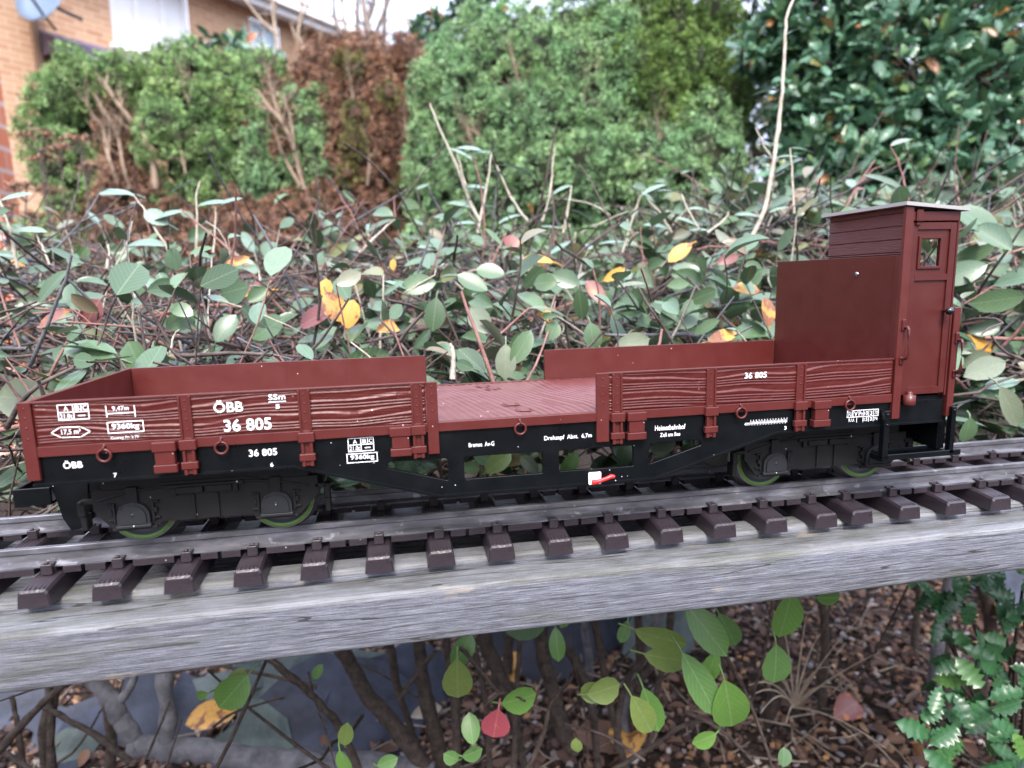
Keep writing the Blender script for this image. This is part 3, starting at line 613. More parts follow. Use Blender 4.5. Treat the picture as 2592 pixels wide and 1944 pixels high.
link('door_knob', MB().lathe([(.01, -6), (1.2, -5.8), (1.9, -5), (2.05, -4.2), (1.8, -3.2), (.9, -2.4), (.7, 0)], 20, 1, (461.8, y0+.1, 96.6)).mesh(), KNOB, cab)
def rail_grab(x, z0, z1, y):
    m = MB().box(x-1.1, x+1.1, y-.9, y+.2, z1-3.4, z1+2.6, .4).box(x-1, x+1, y-.9, y+.2, z0-2.8, z0+1.4, .4)
    m.tube([(x, y-.6, z1-1.5), (x+.3, y-2.6, z1-1.2), (x+.3, y-3.4, z1-2.6), (x+.3, y-3.4, (z0+z1)/2), (x+.3, y-3.4, z0+2), (x, y-2.6, z0+.6), (x, y-.6, z0+.4)], .85, 10); return m.mesh()
link('grab_rail', rail_grab(437.6, 72.5, 90.5, -WY-.1), RED2, wag); link('grab_rail', rail_grab(470.6, 64, 82.5, -WY+.6), RED2, wag)
link('bell_bracket', MB().lathe([(.01, 7.4), (1.1, 7.2), (1.5, 6.3), (1.5, 5.6), (3, 5.3), (3, .6), (2.7, 0), (.01, 0)], 20, 2, (444, -WY-.3, 48.2)).mesh(), RED, wag)
m = MB(); yb = -WY-1.6
m.box(429.4, 432.6, yb, -WY+1.9, 20.5, 46, .3); m.box(429.4, 432.6, yb, -WY+8, 18.5, 21.5, .3); m.box(469.8, 472.4, yb, -WY+1.9, 20.5, 46, .3)
m.box(432.6, 477, yb, yb+1.3, 19.4, 22.4, .2); m.box(432.6, 474, yb+1.3, -WY+9.5, 19.6, 20.8, .1); m.box(432.6, 474, -WY+9.5, -WY+10.6, 19.4, 22.2, .2)
for x in np.arange(434, 473, 1.7): m.box(x, x+.5, yb+1.6, -WY+9.2, 20.8, 21.2)
m.rivet(431, yb, 44, .8, .5).rivet(471, yb, 44, .8, .5).rivet(431, yb, 38.5, .8, .5)
link('footstep', m.mesh(), BLK, wag)

# ------------------------------------------------------------------ track in two sections
def sleeper_mesh():
    m = MB(); ys = 44.9; c = 1.5
    P = [(-6.9, -20.2), (6.9, -20.2), (6.1, -13.6), (5.2, -12.3), (-5.2, -12.3), (-6.1, -13.6)]
    n = len(P); Ys = [-ys, -ys+.9, -ys+2.5, -ys+12, ys-12, ys-2.5, ys-.9, ys]; V = []
    for k, y in enumerate(Ys):
        sc = .92 if k in (0, 7) else 1; dz = {0: -.95, 1: -.05, 2: 0, 3: .9, 4: .9, 5: 0, 6: -.05, 7: -.95}[k]
        for (x, z) in P: V.append((x*sc, y, z+(dz if z > -15 else 0)*(1)))
    F = [tuple(range(n))]+[tuple(range(7*n+n-1, 7*n-1, -1))]
    for k in range(7): F += [(k*n+i, (k+1)*n+i, (k+1)*n+(i+1) % n, k*n+(i+1) % n) for i in range(n)]
    F = [f[::-1] for f in F]; m.add(V, F)
    for x in (-3.6, -1.9, .2, 2, 3.7):      # raised grain ridges
        for sg in (-1, 1):
            a, b = sorted((sg*(ys-1.2), sg*(31.5+random.uniform(0, 1.5)))); m.box(x-.35, x+.45, a, b, -12.6, -11.95, .2)
            a, b = sorted((sg*3, sg*(17))); m.box(x-.35, x+.45, a, b, -11.6, -11.1, .2)
    return m.mesh()
def clip_mesh(s):                           # chair holding the rail foot
    m = MB(); a = lambda y0, y1: tuple(sorted((s*y0, s*y1)))
    for y0, y1, z1 in ((28.9, 31.6, -6.2), (26.4, 28.85, -6.3)):
        p = a(y0, y1); m.box(-2.4, 2.4, p[0], p[1], -11.2 if y0 > 28 else -7.5, z1, .3)
    p = a(17.6, 19.2); m.box(-2.4, 2.4, p[0], p[1], -11.2, -6.2, .3); p = a(19.2, 21.2); m.box(-2.4, 2.4, p[0], p[1], -7.4, -6.3, .3)
    for y in (30.3, 18.4): m.box(-.8, .8, s*y-.8, s*y+.8, -6.2, -5.1, .3)
    return m.mesh()
SLP = sleeper_mesh(); CLN, CLF = clip_mesh(-1), clip_mesh(1)
def rail_profile(s): 
    h = 24.0
    return [(s*(h+a), z) for a, z in ((-4.6, -8.4), (-4.6, -7.6), (-.8, -6.7), (-.55, -3.2), (-1.5, -2.5), (-1.5, -.25), (-1.2, 0), (1.2, 0), (1.5, -.25), (1.5, -2.5), (.55, -3.2), (.8, -6.7), (4.6, -7.6), (4.6, -8.4))]
def track(x_from, x_to, ties, label):
    t = root('track_section', label, 'model track', ((x_from+x_to)/2, 0, -20.2), 'model track sections laid end to end')
    for s in (-1, 1): link('rail', MB().prism(rail_profile(s), 0, x_from, x_to).mesh(), RAIL, t)
    for s in (-1, 1):                        # plastic webs that tie the sleepers together under the rails
        m = MB()
        for a, b in zip(ties[:-1], ties[1:]):
            k = round((a-ties[0])/30) % 2; y0, y1 = sorted((s*19.4, s*29.6))
            if k == 0: m.box(a+6, b-6, y0, y1, -11.4, -8.45)
            else: m.box(a+6, a+13.6, y0, y1, -11.4, -8.45); m.box(b-14.6, b-6, y0, y1, -11.4, -8.45); m.box(a+13.6, b-14.6, min(s*22, s*26), max(s*22, s*26), -11.2, -8.45)
        link('sleeper_web', m.mesh(), TIE, t)
    for x in ties:
        sl_ = link('sleeper', SLP, TIE, t, (x, 0, 0)); link('rail_clip', CLN, TIE, sl_, (x, 0, 0)); link('rail_clip', CLF, TIE, sl_, (x, 0, 0))
T0 = 18.6
track(-315, T0+13*30+11, [T0+30*i for i in range(-11, 14)], 'long length of model track with grey rails under the wagon, reaching the left edge')
track(T0+13*30+11.2, 820, [T0+30*i-8.1 for i in range(14, 27)], 'further length of model track joined on under the brakeman cabin')

# ------------------------------------------------------------------ bench of weathered slats
bench = root('garden_bench', 'weathered grey slatted timber bench carrying the model track', 'bench', (240, 0, gz))
def slat(y0, y1, z0, z1, r, seed, name='seat_slat'):
    n = 5; prof = []
    for cy_, cz_, a0 in ((y0+r, z0+r, PI), (y1-r, z0+r, 1.5*PI), (y1-r, z1-r, 0), (y0+r, z1-r, .5*PI)):
        for i in range(n): t = a0+i*PI/2/(n-1); prof.append((cy_+r*math.cos(t), cz_+r*math.sin(t)))
    # subdivide the flat front and top so that they can wander a little
    X = np.linspace(-460, 960, 240); k = len(prof); prof = np.array(prof); V = []
    wob = snoise(X/60, X*0, seed, 6)*.5+snoise(X/17, X*0, seed+1, 6)*.22; wz = snoise(X/80, X*0, seed+2, 6)*.35
    for i, x in enumerate(X):
        dy = np.where(prof[:, 0] < (y0+y1)/2, wob[i], wob[i]*.4); V.append(np.column_stack([np.full(k, x), prof[:, 0]+dy, prof[:, 1]+np.where(prof[:, 1] > (z0+z1)/2, min(0, wz[i]), wz[i])]))
    V = np.concatenate(V); i = (np.arange(len(X)-1)*k)[:, None]; j = np.arange(k)[None]; F = np.stack([i+j, i+(j+1) % k, i+k+(j+1) % k, i+k+j], -1).reshape(-1, 4)
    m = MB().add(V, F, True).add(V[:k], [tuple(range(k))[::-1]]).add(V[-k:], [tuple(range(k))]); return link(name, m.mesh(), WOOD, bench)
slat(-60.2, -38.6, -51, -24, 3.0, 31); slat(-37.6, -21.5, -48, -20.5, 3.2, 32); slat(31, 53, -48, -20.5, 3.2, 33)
link('gap_shade_board', MB().box(-440, 940, -19, 33, -68, -51.5, 1).mesh(), bark('gap_shade_dark', (.012, .011, .01), (.03, .028, .025), 40), bench)  # added board; near-black colour paints the shade in the gap under the track
for x in (-420, 880):
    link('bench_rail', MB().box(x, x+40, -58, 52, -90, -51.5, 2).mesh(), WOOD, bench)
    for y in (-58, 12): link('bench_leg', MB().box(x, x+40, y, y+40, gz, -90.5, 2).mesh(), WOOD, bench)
#PART2
# ------------------------------------------------------------------ house far behind, at 8 m and beyond
HD = np.array([math.sin(math.radians(43)), math.cos(math.radians(43)), 0]); HN = np.array([HD[1], -HD[0], 0]); HP = U(75, 300, 8000)
def fac(px, py, t=0.):
    v = U(px, py, 1.)-CAM; o = HP+HN*t; k = ((o-CAM) @ HN)/(v @ HN); p = CAM+v*k; return float((p-HP) @ HD), float(p[2])
def hp(s, t, z): p = HP+HD*s+HN*t; return (p[0], p[1], z)
def hbox(m, s0, s1, t0, t1, z0, z1):
    V = [hp(s, t, z) for s in (s0, s1) for t in (t0, t1) for z in (z0, z1)]; return m.add(V, [(0, 1, 3, 2), (4, 6, 7, 5), (0, 4, 5, 1), (2, 3, 7, 6), (0, 2, 6, 4), (1, 5, 7, 3)])
def uvwall(quads, du, t0=0.):
    V = []; F = []; UVs = []
    for q in quads:
        F.append([len(V)+i for i in range(4)]); 
        for p, uv in q: V.append(p); UVs.append(uv)
    return fast(V, np.array(F), np.array(UVs))
house = root('brick_house', 'sunlit buff brick house with white windows and a white roof edge, beyond the hedge', 'house', hp(2500, -2000, gz))
ez = fac(750, 58)[1]; sE = fac(930, 200)[0]
def q_(s0, s1, z0, z1, t=0.): return [(hp(s, t, z), (s/1000, z/1000)) for s, z in ((s0, z0), (s1, z0), (s1, z1), (s0, z1))]
w1 = sorted([fac(283, 60)[0], fac(478, 60)[0]]); w1z = fac(380, 137)[1]; w2 = sorted([fac(632, 80)[0], fac(705, 80)[0]]); w2z = (fac(668, 125)[1], fac(668, 58)[1])
qs = [q_(-7000, w1[0], gz, ez), q_(w1[0], w1[1], gz, w1z), q_(w1[0], w1[1], min(w1z+2300, ez-100), ez), q_(w1[1], w2[0], gz, ez), q_(w2[0], w2[1], gz, w2z[0]), q_(w2[0], w2[1], w2z[1], ez), q_(w2[1], sE, gz, ez),
      [(hp(sE, 0, gz), (0, gz/1000)), (hp(sE, -5000, gz), (5, gz/1000)), (hp(sE, -5000, ez), (5, ez/1000)), (hp(sE, 0, ez), (0, ez/1000))],
      [(hp(-7000, 0, gz), (0, 0)), (hp(-7000, -5000, gz), (5, 0)), (hp(-7000, -5000, ez), (5, ez/1000)), (hp(-7000, 0, ez), (0, ez/1000))]]
wallo = link('wall', uvwall(qs, 1), HBRICK, house)
def window(s0, s1, z0, z1, nb):
    m = MB(); b = 70
    hbox(m, s0, s1, -90, -20, z0, z0+b); hbox(m, s0, s1, -90, -20, z1-b, z1); hbox(m, s0, s0+b, -90, -20, z0+b, z1-b); hbox(m, s1-b, s1, -90, -20, z0+b, z1-b)
    for i in range(1, nb): x = s0+(s1-s0)*i/nb; hbox(m, x-35, x+35, -88, -22, z0+b, z1-b)
    hbox(m, s0-60, s1+60, -20, 60, z0-60, z0-2); wf = link('window', m.mesh(), UPVC, house)
    m = MB(); hbox(m, s0+b, s1-b, -80, -70, z0+b, z1-b); link('pane', m.mesh(), PANE if nb < 3 else UPVC, wf)
window(w1[0], w1[1], w1z, min(w1z+2300, ez-100), 3); window(w2[0], w2[1], w2z[0], w2z[1], 2)
m = MB(); hbox(m, w1[0]-40, w1[1]+500, .5, 30, w1z-700, w1z-62); link('hung_tiles', m.mesh(), PINKT, house)
m = MB(); hbox(m, -7100, sE+150, -100, 330, ez-60, ez-30); hbox(m, -7100, sE+150, 330, 360, ez-120, ez+110); hbox(m, -7100, sE+150, 362, 470, ez-10, ez+90); link('fascia', m.mesh(), UPVC, house)
V = [hp(-7100, 380, ez+60), hp(sE+150, 380, ez+60), hp(sE+150, -2600, ez+1250), hp(-7100, -2600, ez+1250), hp(-7100, 380, ez+180), hp(sE+150, 380, ez+180), hp(sE+150, -2600, ez+1400), hp(-7100, -2600, ez+1400)]
link('roof', MB().add(V, [(3, 2, 1, 0), (4, 5, 6, 7), (0, 1, 5, 4), (1, 2, 6, 5), (2, 3, 7, 6), (3, 0, 4, 7)]).mesh(), BTILE, house)
m = MB(); sp = fac(100, 200)[0]; hbox(m, sp-35, sp+35, 20, 90, gz, ez-130); link('downpipe', m.mesh(), bark('brown_downpipe', (.16, .1, .07), (.2, .13, .09)), house)
pz1, pz0 = fac(110, 107)[1], fac(110, 148)[1]; s0, s1 = fac(100, 120)[0], fac(520, 200)[0]
V = [hp(s, t, z) for s in (s0, s1) for t, z in ((2, pz1+140), (420, pz1-40), (420, pz0), (2, pz0+20))]
link('porch_roof', MB().add(V, [(0, 1, 2, 3), (7, 6, 5, 4), (0, 4, 5, 1), (1, 5, 6, 2), (2, 6, 7, 3), (3, 7, 4, 0)]).mesh(), TILE, house)
# satellite dish
dc = HP+HD*fac(115, 5, 500)[0]+HN*500; dc = np.array([dc[0], dc[1], fac(110, 0, 500)[1]])
dish = root('satellite_dish', 'round blue-grey satellite dish fixed high on the brick house wall', 'satellite dish', dc)
m = MB().lathe([(.01, 0), (110, 8), (220, 35), (320, 78), (326, 78), (322, 84), (222, 43), (110, 16), (.01, 8)], 40, 1)
Rm = Matrix.Rotation(math.radians(22), 4, 'X') @ Matrix.Identity(4); yawm = Matrix.Rotation(math.radians(-20), 4, 'Z')
me = m.mesh(); me.transform(Matrix.Rotation(PI, 4, 'Z')); me.transform(yawm @ Matrix.Rotation(math.radians(-18), 4, 'X')); link('reflector', me, DISH, dish, dc)
m = MB().tube([(60, 40, -320), (70, -140, -200), (80, -300, -60)], 16, 8).box(40, 130, -380, -290, -90, -10, 12); me = m.mesh(); me.transform(yawm); link('feed_arm', me, DARK, dish, dc)
m = MB().tube([(0, 20, 0), (0, 200, -20), (40, 480, -40)], 22, 8); me = m.mesh(); me.transform(yawm); link('mounting_bracket', me, DARK, dish, dc)
# orange brick pillar at the left
pc = U(-140, 700, 2150)
V = []; P1 = ray_to(64, 640, 1, U(30, 500, 2150)[1]+110); x1 = P1[0]; y1 = P1[1]-110; zt = ray_to(0, 255, 1, y1)[2]+200
pil = root('brick_pillar', 'orange-red brick pillar with pale mortar', 'brick pillar', (x1-250, y1+120, gz))
qs = [[((x, y, z), (u_/1000, z/1000)) for x, y, z, u_ in a] for a in (
    [(x1-450, y1, gz, 0), (x1, y1, gz, 450), (x1, y1, zt+600, 450), (x1-450, y1, zt+600, 0)], [(x1, y1, gz, 0), (x1, y1+110, gz, 330), (x1, y1+110, zt+600, 330), (x1, y1, zt+600, 0)],
    [(x1-450, y1+110, gz, 0), (x1-450, y1, gz, 330), (x1-450, y1, zt+600, 330), (x1-450, y1+110, zt+600, 0)], [(x1, y1+110, gz, 0), (x1-450, y1+110, gz, 450), (x1-450, y1+110, zt+600, 450), (x1, y1+110, zt+600, 0)],
    [(x1-450, y1, zt+600, 0), (x1, y1, zt+600, 450), (x1, y1+110, zt+600, 450), (x1-450, y1+110, zt+600, 0)])]
link('brickwork', uvwall(qs, 1), PBRICK, pil)

# ------------------------------------------------------------------ conifers
def crown_mesh(blobs, dens=21., K=32, size=(9.5, 4.6), puff=18, flat=.8, lumps=15):
    C = np.array([U(b[0], b[1], b[3]) for b in blobs]); R = np.array([b[2]*b[3]/FPX for b in blobs]); P = []; Nn = []
    C2 = [C]; R2_ = [R]
    for c, r in zip(C, R):
        d = rdir(40); d = d[(d @ (CAM-c))/np.linalg.norm(CAM-c) > -.25][:lumps]; C2.append(c+d*r*np.array([1, flat, 1])*rng.uniform(.78, 1.12, (len(d), 1))); R2_.append(r*rng.uniform(.14, .5, len(d)))
    C0, R0 = C, R; C = np.concatenate(C2); R = np.concatenate(R2_)
    for c, r in zip(C, R):
        n = int(4*PI*r*r/dens**2); d = rdir(n); facing = (d @ (CAM-c))/np.linalg.norm(CAM-c)
        keep = (facing > -.15) | (rng.random(n) < .3); d = d[keep]
        rr = r*(1+.10*snoise(d[:, 0]*5+c[0]*.01, d[:, 2]*5+d[:, 1]*3, 3, 7, 1.)+rng.normal(size=len(d))*.035); p = c+d*rr[:, None]*np.array([1, flat, 1])
        inside = np.zeros(len(p), bool)
        for c2, r2 in zip(C, R):
            if c2 is c or np.all(c2 == c): continue
            inside |= (np.linalg.norm((p-c2)/np.array([1, flat, 1]), axis=1) < r2*.86)
        p, d = p[~inside], d[~inside]; P.append(p); Nn.append(d)
    P = np.concatenate(P); D = np.concatenate(Nn); n = len(P)
    g_ = rdir(n*K); ps = np.repeat(rng.uniform(.55, 1.25, n), K)
    Q = np.repeat(P, K, 0)+g_*(puff*rng.random(n*K)**.4*ps)[:, None]; dd = unit(g_*.8+np.repeat(D, K, 0)*.7+np.array([0, 0, .25])+rng.normal(size=g_.shape)*.35)
    s_ = np.cross(dd, rdir(n*K)); s_ = unit(s_); l = size[0]*rng.uniform(.6, 1.2, n*K)[:, None]; w_ = size[1]*rng.uniform(.6, 1.2, n*K)[:, None]
    nn = np.cross(dd, s_)
    V = np.stack([Q-dd*l*.5, Q+s_*w_*.5+nn*w_*.15, Q+dd*l*.5, Q-s_*w_*.5+nn*w_*.15], 1).reshape(-1, 3)
    return fast(V, np.arange(len(V)).reshape(-1, 4)), C0, R0
ICO = None
def ico(sub=2):
    import bmesh as _b
    bm = _b.new(); _b.ops.create_icosphere(bm, subdivisions=sub, radius=1); V = np.array([v.co[:] for v in bm.verts]); F = np.array([[v.index for v in f.verts] for f in bm.faces]); bm.free(); return V, F
I2 = ico(2); I3 = ico(3)
def core_mesh(C, R, sc=.8, flat=.8):  # solid filler added inside a crown, coloured dark for its inner shade
    a = Acc()
    for c, r in zip(C, R):
        V = I3[0]; n = 1+.09*snoise(V[:, 0]*6, V[:, 2]*6+V[:, 1]*4, int(r), 7, 1.); a.add(c+V*(r*sc*n)[:, None]*np.array([1, flat, 1]), I3[1])
    return a.mesh(True)
def pathpx(pts, depth, k=3):
    """px points -> smooth world path; depth scalar or per point"""
    d = np.broadcast_to(depth, (len(pts),)); P = np.array([U(p[0], p[1], q) for p, q in zip(pts, d)])
    t = np.linspace(0, len(P)-1, (len(P)-1)*k+1); out = np.empty((len(t), 3))
    for i, tt in enumerate(t):
        a = min(int(tt), len(P)-2); f = tt-a; p0, p1, p2, p3 = P[max(a-1, 0)], P[a], P[a+1], P[min(a+2, len(P)-1)]
        out[i] = .5*((2*p1)+(-p0+p2)*f+(2*p0-5*p1+4*p2-p3)*f*f+(-p0+3*p1-3*p2+p3)*f**3)
    return out
def conifer(name, label, blobs, mat, core, base_px, branches=(), bm=TANB, extra=(), trunk_r=35, **kw):
    me, C, R = crown_mesh(blobs, **kw); b = C[np.argmin(C[:, 2])]; base = np.array([C[:, 0].mean(), C[:, 1].mean(), gz])
    t = root(name, label, 'conifer', base); link('crown', me, mat, t); link('inner_dark_core', core_mesh(C, R), core, t)
    for nm, bl, mt in extra:
        me2, C2, R2 = crown_mesh(bl, **kw); link(nm, me2, mt, t); link('inner_dark_core', core_mesh(C2, R2), core, t)
    top = C[np.argmax(C[:, 2])]; P = np.array([base, base*.6+top*.4+np.array([20, 0, 0]), top]); P[1, 2] = gz*.6+top[2]*.4
    link('trunk', MB().tube(P, [trunk_r, trunk_r*.7, 8], 10).mesh(), TRUNK, t)
    for pts, th, dep in branches:
        p = pathpx(pts, dep); n = len(p); r0 = th*.75*dep/FPX/2; rr = np.linspace(r0, r0*.45, n)*(1+.12*rng.normal(size=n)); bb = Acc(); bb.tube(p, np.maximum(rr, .8), 7)
        for j in range(16):
            s_ = p[rng.integers(1, n)]; e = unit(rdir(1, .7)[0]+unit(p[-1]-p[0])*.8)*rng.uniform(25, 100); bb.tube([s_, s_+e*.5+rdir(1)[0]*8, s_+e], [r0*.3, r0*.2, .5], 5)
        link('bare_branch', bb.mesh(), bm, t)
    return t
D = 2050
conifer('green_conifer', 'bright green conifer with a split bare middle, in front of the house', [(150, 255, 72, D), (120, 345, 55, D), (215, 215, 68, D), (215, 300, 60, D+60), (320, 195, 60, D), (395, 215, 60, D+40), (455, 165, 58, D-20), (470, 250, 75, D-40), (550, 215, 70, D), (600, 205, 60, D+60), (660, 190, 60, D+120),
    (440, 330, 85, D-60), (545, 300, 82, D-20), (560, 390, 70, D-20), (475, 430, 58, D-40), (530, 470, 48, D-40), (430, 500, 32, D-40), (160, 430, 75, D), (200, 540, 70, D), (170, 640, 90, D+40), (250, 620, 45, D-20)], CON_G, CORE, None,
    [([(395, 480), (385, 400), (365, 345), (320, 290), (290, 250), (268, 215)], 22, D-105), ([(365, 345), (330, 330), (300, 300)], 10, D-98), ([(330, 480), (312, 420), (300, 350), (275, 300), (240, 240)], 15, D-98), ([(300, 470), (270, 380), (262, 325), (240, 300), (218, 258)], 13, D-105), ([(275, 400), (278, 320)], 12, D-105), ([(400, 560), (340, 480), (300, 420), (265, 360)], 12, D-60),
     ([(300, 350), (310, 280), (300, 240)], 7, D-98), ([(270, 420), (255, 440), (300, 560)], 14, D-50), ([(470, 440), (460, 390), (452, 350)], 9, D-120), ([(480, 260), (465, 225), (470, 190)], 9, D-130)],
    extra=[('dead_sprays', [(295, 300, 40, D+10), (300, 340, 42, D), (330, 400, 52, D-10), (330, 480, 65, D-20), (290, 540, 60, D), (380, 560, 75, D-30), (450, 590, 70, D-20), (530, 570, 60, D-10), (300, 640, 90, D+40), (520, 660, 110, D+40), (400, 720, 130, D+60), (610, 480, 32, D+10), (620, 330, 22, D-40)], CON_R)])
D -= 60
conifer('blue_green_conifer', 'slim blue-green conifer between the bright green and the dead brown conifers', [(655, 400, 42, D), (650, 350, 35, D), (665, 460, 48, D), (700, 430, 40, D), (640, 480, 30, D), (720, 480, 38, D+20), (670, 300, 28, D+60), (745, 260, 32, D+20), (760, 330, 30, D+10), (795, 250, 30, D+10), (790, 310, 36, D-10), (785, 370, 36, D-10), (800, 430, 38, D-10), (790, 490, 28, D)], CON_B, CORE, None,
    [([(770, 480), (745, 380), (715, 310), (680, 270), (655, 232)], 18, D-50), ([(715, 310), (690, 240), (680, 185)], 14, D-40), ([(745, 380), (735, 300), (720, 250)], 11, D-60), ([(760, 470), (720, 400), (695, 330)], 10, D-60), ([(700, 290), (660, 270)], 8, D-50)],
    extra=[('dead_sprays', [(700, 230, 30, D+50), (690, 570, 66, D), (610, 570, 62, D), (640, 650, 90, D+20), (760, 570, 65, D-10), (715, 380, 34, D), (735, 300, 26, D), (700, 350, 40, D+60)], CON_R)])
D += 60
conifer('dead_conifer', 'dead red-brown conifer between the green ones', [(775, 185, 38, D+30), (800, 150, 35, D+60), (850, 160, 50, D+40), (900, 150, 45, D+30), (960, 165, 55, D+20), (1020, 160, 60, D+60), (1050, 200, 50, D+70), (860, 240, 70, D), (950, 260, 75, D), (1030, 280, 60, D+40), (860, 330, 75, D-10), (950, 360, 80, D-10), (850, 430, 70, D-20), (930, 460, 85, D-20), (1000, 420, 60, D), (840, 530, 75, D-10), (920, 570, 90, D), (1000, 540, 70, D+20), (850, 660, 100, D+40), (980, 680, 90, D+40), (760, 700, 90, D+40)], CON_R, BCORE, None,
    [([(930, 470), (935, 400), (925, 350), (915, 320)], 9, D-120), ([(1035, 360), (1025, 310), (1020, 270)], 8, D-80), ([(900, 300), (890, 220), (880, 170)], 8, D-120)], size=(8.5, 4.5), puff=17, K=34,
    extra=[('olive_sprays', [(885, 165, 36, D-60), (900, 290, 28, D-120), (893, 365, 30, D-130), (985, 240, 22, D-120), (1035, 480, 34, D-60), (880, 440, 24, D-130)], CON_O)])
D2 = 1900
conifer('large_green_conifer', 'large dense green conifer in the middle of the background', [(1140, 150, 62, D2+60), (1225, 120, 72, D2+40), (1335, 110, 80, D2+30), (1450, 95, 88, D2+30), (1130, 215, 75, D2+40), (1240, 190, 100, D2), (1370, 190, 110, D2-20), (1500, 190, 110, D2-20), (1130, 300, 85, D2+30), (1230, 310, 105, D2-30), (1370, 320, 120, D2-40), (1510, 320, 120, D2-50),
    (1110, 400, 60, D2), (1110, 490, 70, D2), (1220, 430, 110, D2-30), (1360, 450, 125, D2-50), (1500, 450, 125, D2-60), (1640, 440, 120, D2-60), (1760, 420, 105, D2-50), (1840, 470, 70, D2-20), (1120, 590, 90, D2), (1260, 580, 110, D2), (1420, 600, 130, D2), (1600, 600, 130, D2), (1760, 560, 110, D2), (1860, 560, 60, D2), (1780, 330, 75, D2-20)], CON_B, CORE, None,
    [([(1330, 270), (1310, 200), (1295, 130)], 10, D2-150), ([(1200, 380), (1180, 320), (1150, 280)], 8, D2-140), ([(1670, 370), (1665, 320), (1660, 290)], 9, D2-165), ([(1300, 290), (1290, 240)], 8, D2-170), ([(1480, 250), (1480, 180)], 8, D2-150), ([(1220, 350), (1200, 330)], 8, D2-150)],
    extra=[('darker_sprays', [(1580, 90, 100, D2+30), (1700, 80, 100, D2+60), (1800, 60, 80, D2+80), (1620, 200, 110, D2), (1740, 200, 100, D2+20), (1640, 310, 105, D2-30), (1830, 170, 75, D2+60), (1850, 260, 60, D2+30)], CON_D)], trunk_r=60)

# ------------------------------------------------------------------ spiky-leaved evergreens on the right
HT = np.array([0, .1, .17, .27, .34, .44, .52, .62, .69, .8, .86, 1.]); HPf = np.array([.06, .7, .45, 1, .62, 1.05, .66, 1., .55, .7, .3, .02])
def leafy_tree(name, label, cat, blobs, mat, n, L, Wd, limbs, lm=TRUNK, spiky=True, group=None, jitter=.5, curl=.12):
    C = np.array([U(b[0], b[1], b[3]) for b in blobs]); R = np.array([b[2]*b[3]/FPX for b in blobs]); wgt = R**2/np.sum(R**2)
    k = rng.choice(len(C), n, p=wgt); d = rdir(n); P = C[k]+d*(R[k]*rng.uniform(.35, 1.05, n)**.6)[:, None]*np.array([1, .8, 1])
    base = np.array([C[:, 0].mean(), C[:, 1].mean(), gz]); t = root(name, label, cat, base, group)
    # leaves sit in rosettes around shoot tips
    m_ = 5; P = np.repeat(P, m_, 0); dd = unit(np.repeat(d, m_, 0)*.5+rdir(n*m_)*.9+np.array([0, 0, .1])); N = unit(np.array([0, -.3, .9])+rdir(n*m_)*.7); P = P+dd*6
    V, F, uv = leaf_batch(P, dd, N, L*rng.uniform(.6, 1.15, n*m_), Wd*rng.uniform(.7, 1.15, n*m_), rng.uniform(0, curl*2, n*m_), rng.uniform(.05, .3, n*m_), HPf if spiky else OVAL, HT if spiky else OT, 1 if spiky else 0)
    link('leaves', fast(V, F, uv, True), mat, t)
    a = Acc(); top = C[np.argmax(C[:, 2])]
    a.tube([base, base*.5+C.mean(0)*.5, C.mean(0)], [limbs, limbs*.8, limbs*.5], 8)
    for c, r in zip(C, R):
        a.tube([C.mean(0)-np.array([0, 0, 150]), (C.mean(0)+c)/2+rdir(1)[0]*40, c, c+rdir(1, .6)[0]*r*.8], [limbs*.4, limbs*.25, 5, 2], 6)
        for j in range(7): e = rdir(1, .3)[0]; a.tube([c, c+e*r*.5+rdir(1)[0]*12, c+e*r*1.0], [4, 3, 1.2], 5)
    link('branches', a.mesh(), lm, t); return t
leafy_tree('evergreen_tree', 'bluish-green spiky-leaved evergreen with a few red leaves, filling the upper right', 'tree',
    [(2050, 30, 130, 1750), (2250, 20, 140, 1700), (2450, 30, 140, 1650), (1960, 120, 90, 1750), (2100, 170, 130, 1700), (2300, 180, 150, 1600), (2480, 200, 150, 1550), (2050, 300, 100, 1700), (2200, 340, 130, 1600), (2380, 360, 150, 1500), (2530, 380, 120, 1500), (2200, 470, 110, 1500), (2350, 500, 120, 1450), (2500, 520, 130, 1400), (2600, 620, 120, 1400), (2450, 640, 130, 1400), (2580, 100, 120, 1600), (2050, 430, 90, 1600)], BLUEL, 1500, 50, 24, 26)
leafy_tree('dark_evergreen_tree', 'dark small-leaved evergreen showing through behind the spiky one with bright sky gaps', 'tree',
    [(1950, 60, 130, 2600), (1930, 250, 120, 2600), (1950, 450, 140, 2500), (2100, 200, 170, 2700), (2300, 100, 190, 2700), (2500, 120, 190, 2700), (2120, 430, 160, 2500), (2320, 340, 190, 2600), (2520, 380, 190, 2600), (2080, 640, 150, 2400), (2300, 620, 190, 2400), (2520, 650, 190, 2400), (1960, 640, 120, 2400)], leaf_mat('very_dark_leaf', [(0, (.01, .025, .012)), (.6, (.02, .045, .02)), (.9, (.04, .06, .02)), (1, (.15, .06, .03))], (.05, .08, .04), .4, None, .2, .1), 1500, 62, 30, 40, spiky=False)
leafy_tree('broadleaf_shrub', 'dark bluish broad-leaved shrub tip just above the green conifer, against the house', 'shrub', [(500, 150, 38, 3000), (560, 120, 40, 3000), (620, 150, 42, 3000), (590, 180, 45, 3000), (680, 170, 30, 3000)], BLUEL, 60, 80, 36, 14, spiky=False)
leafy_tree('small_evergreen', 'small dark evergreen top peeping over between bare trees and the large conifer', 'tree', [(1075, 85, 28, 3200), (1110, 60, 22, 3200), (1180, 10, 40, 3200), (1240, 5, 35, 3200), (1060, 130, 25, 3200)], BLUEL, 110, 60, 28, 14, spiky=False)
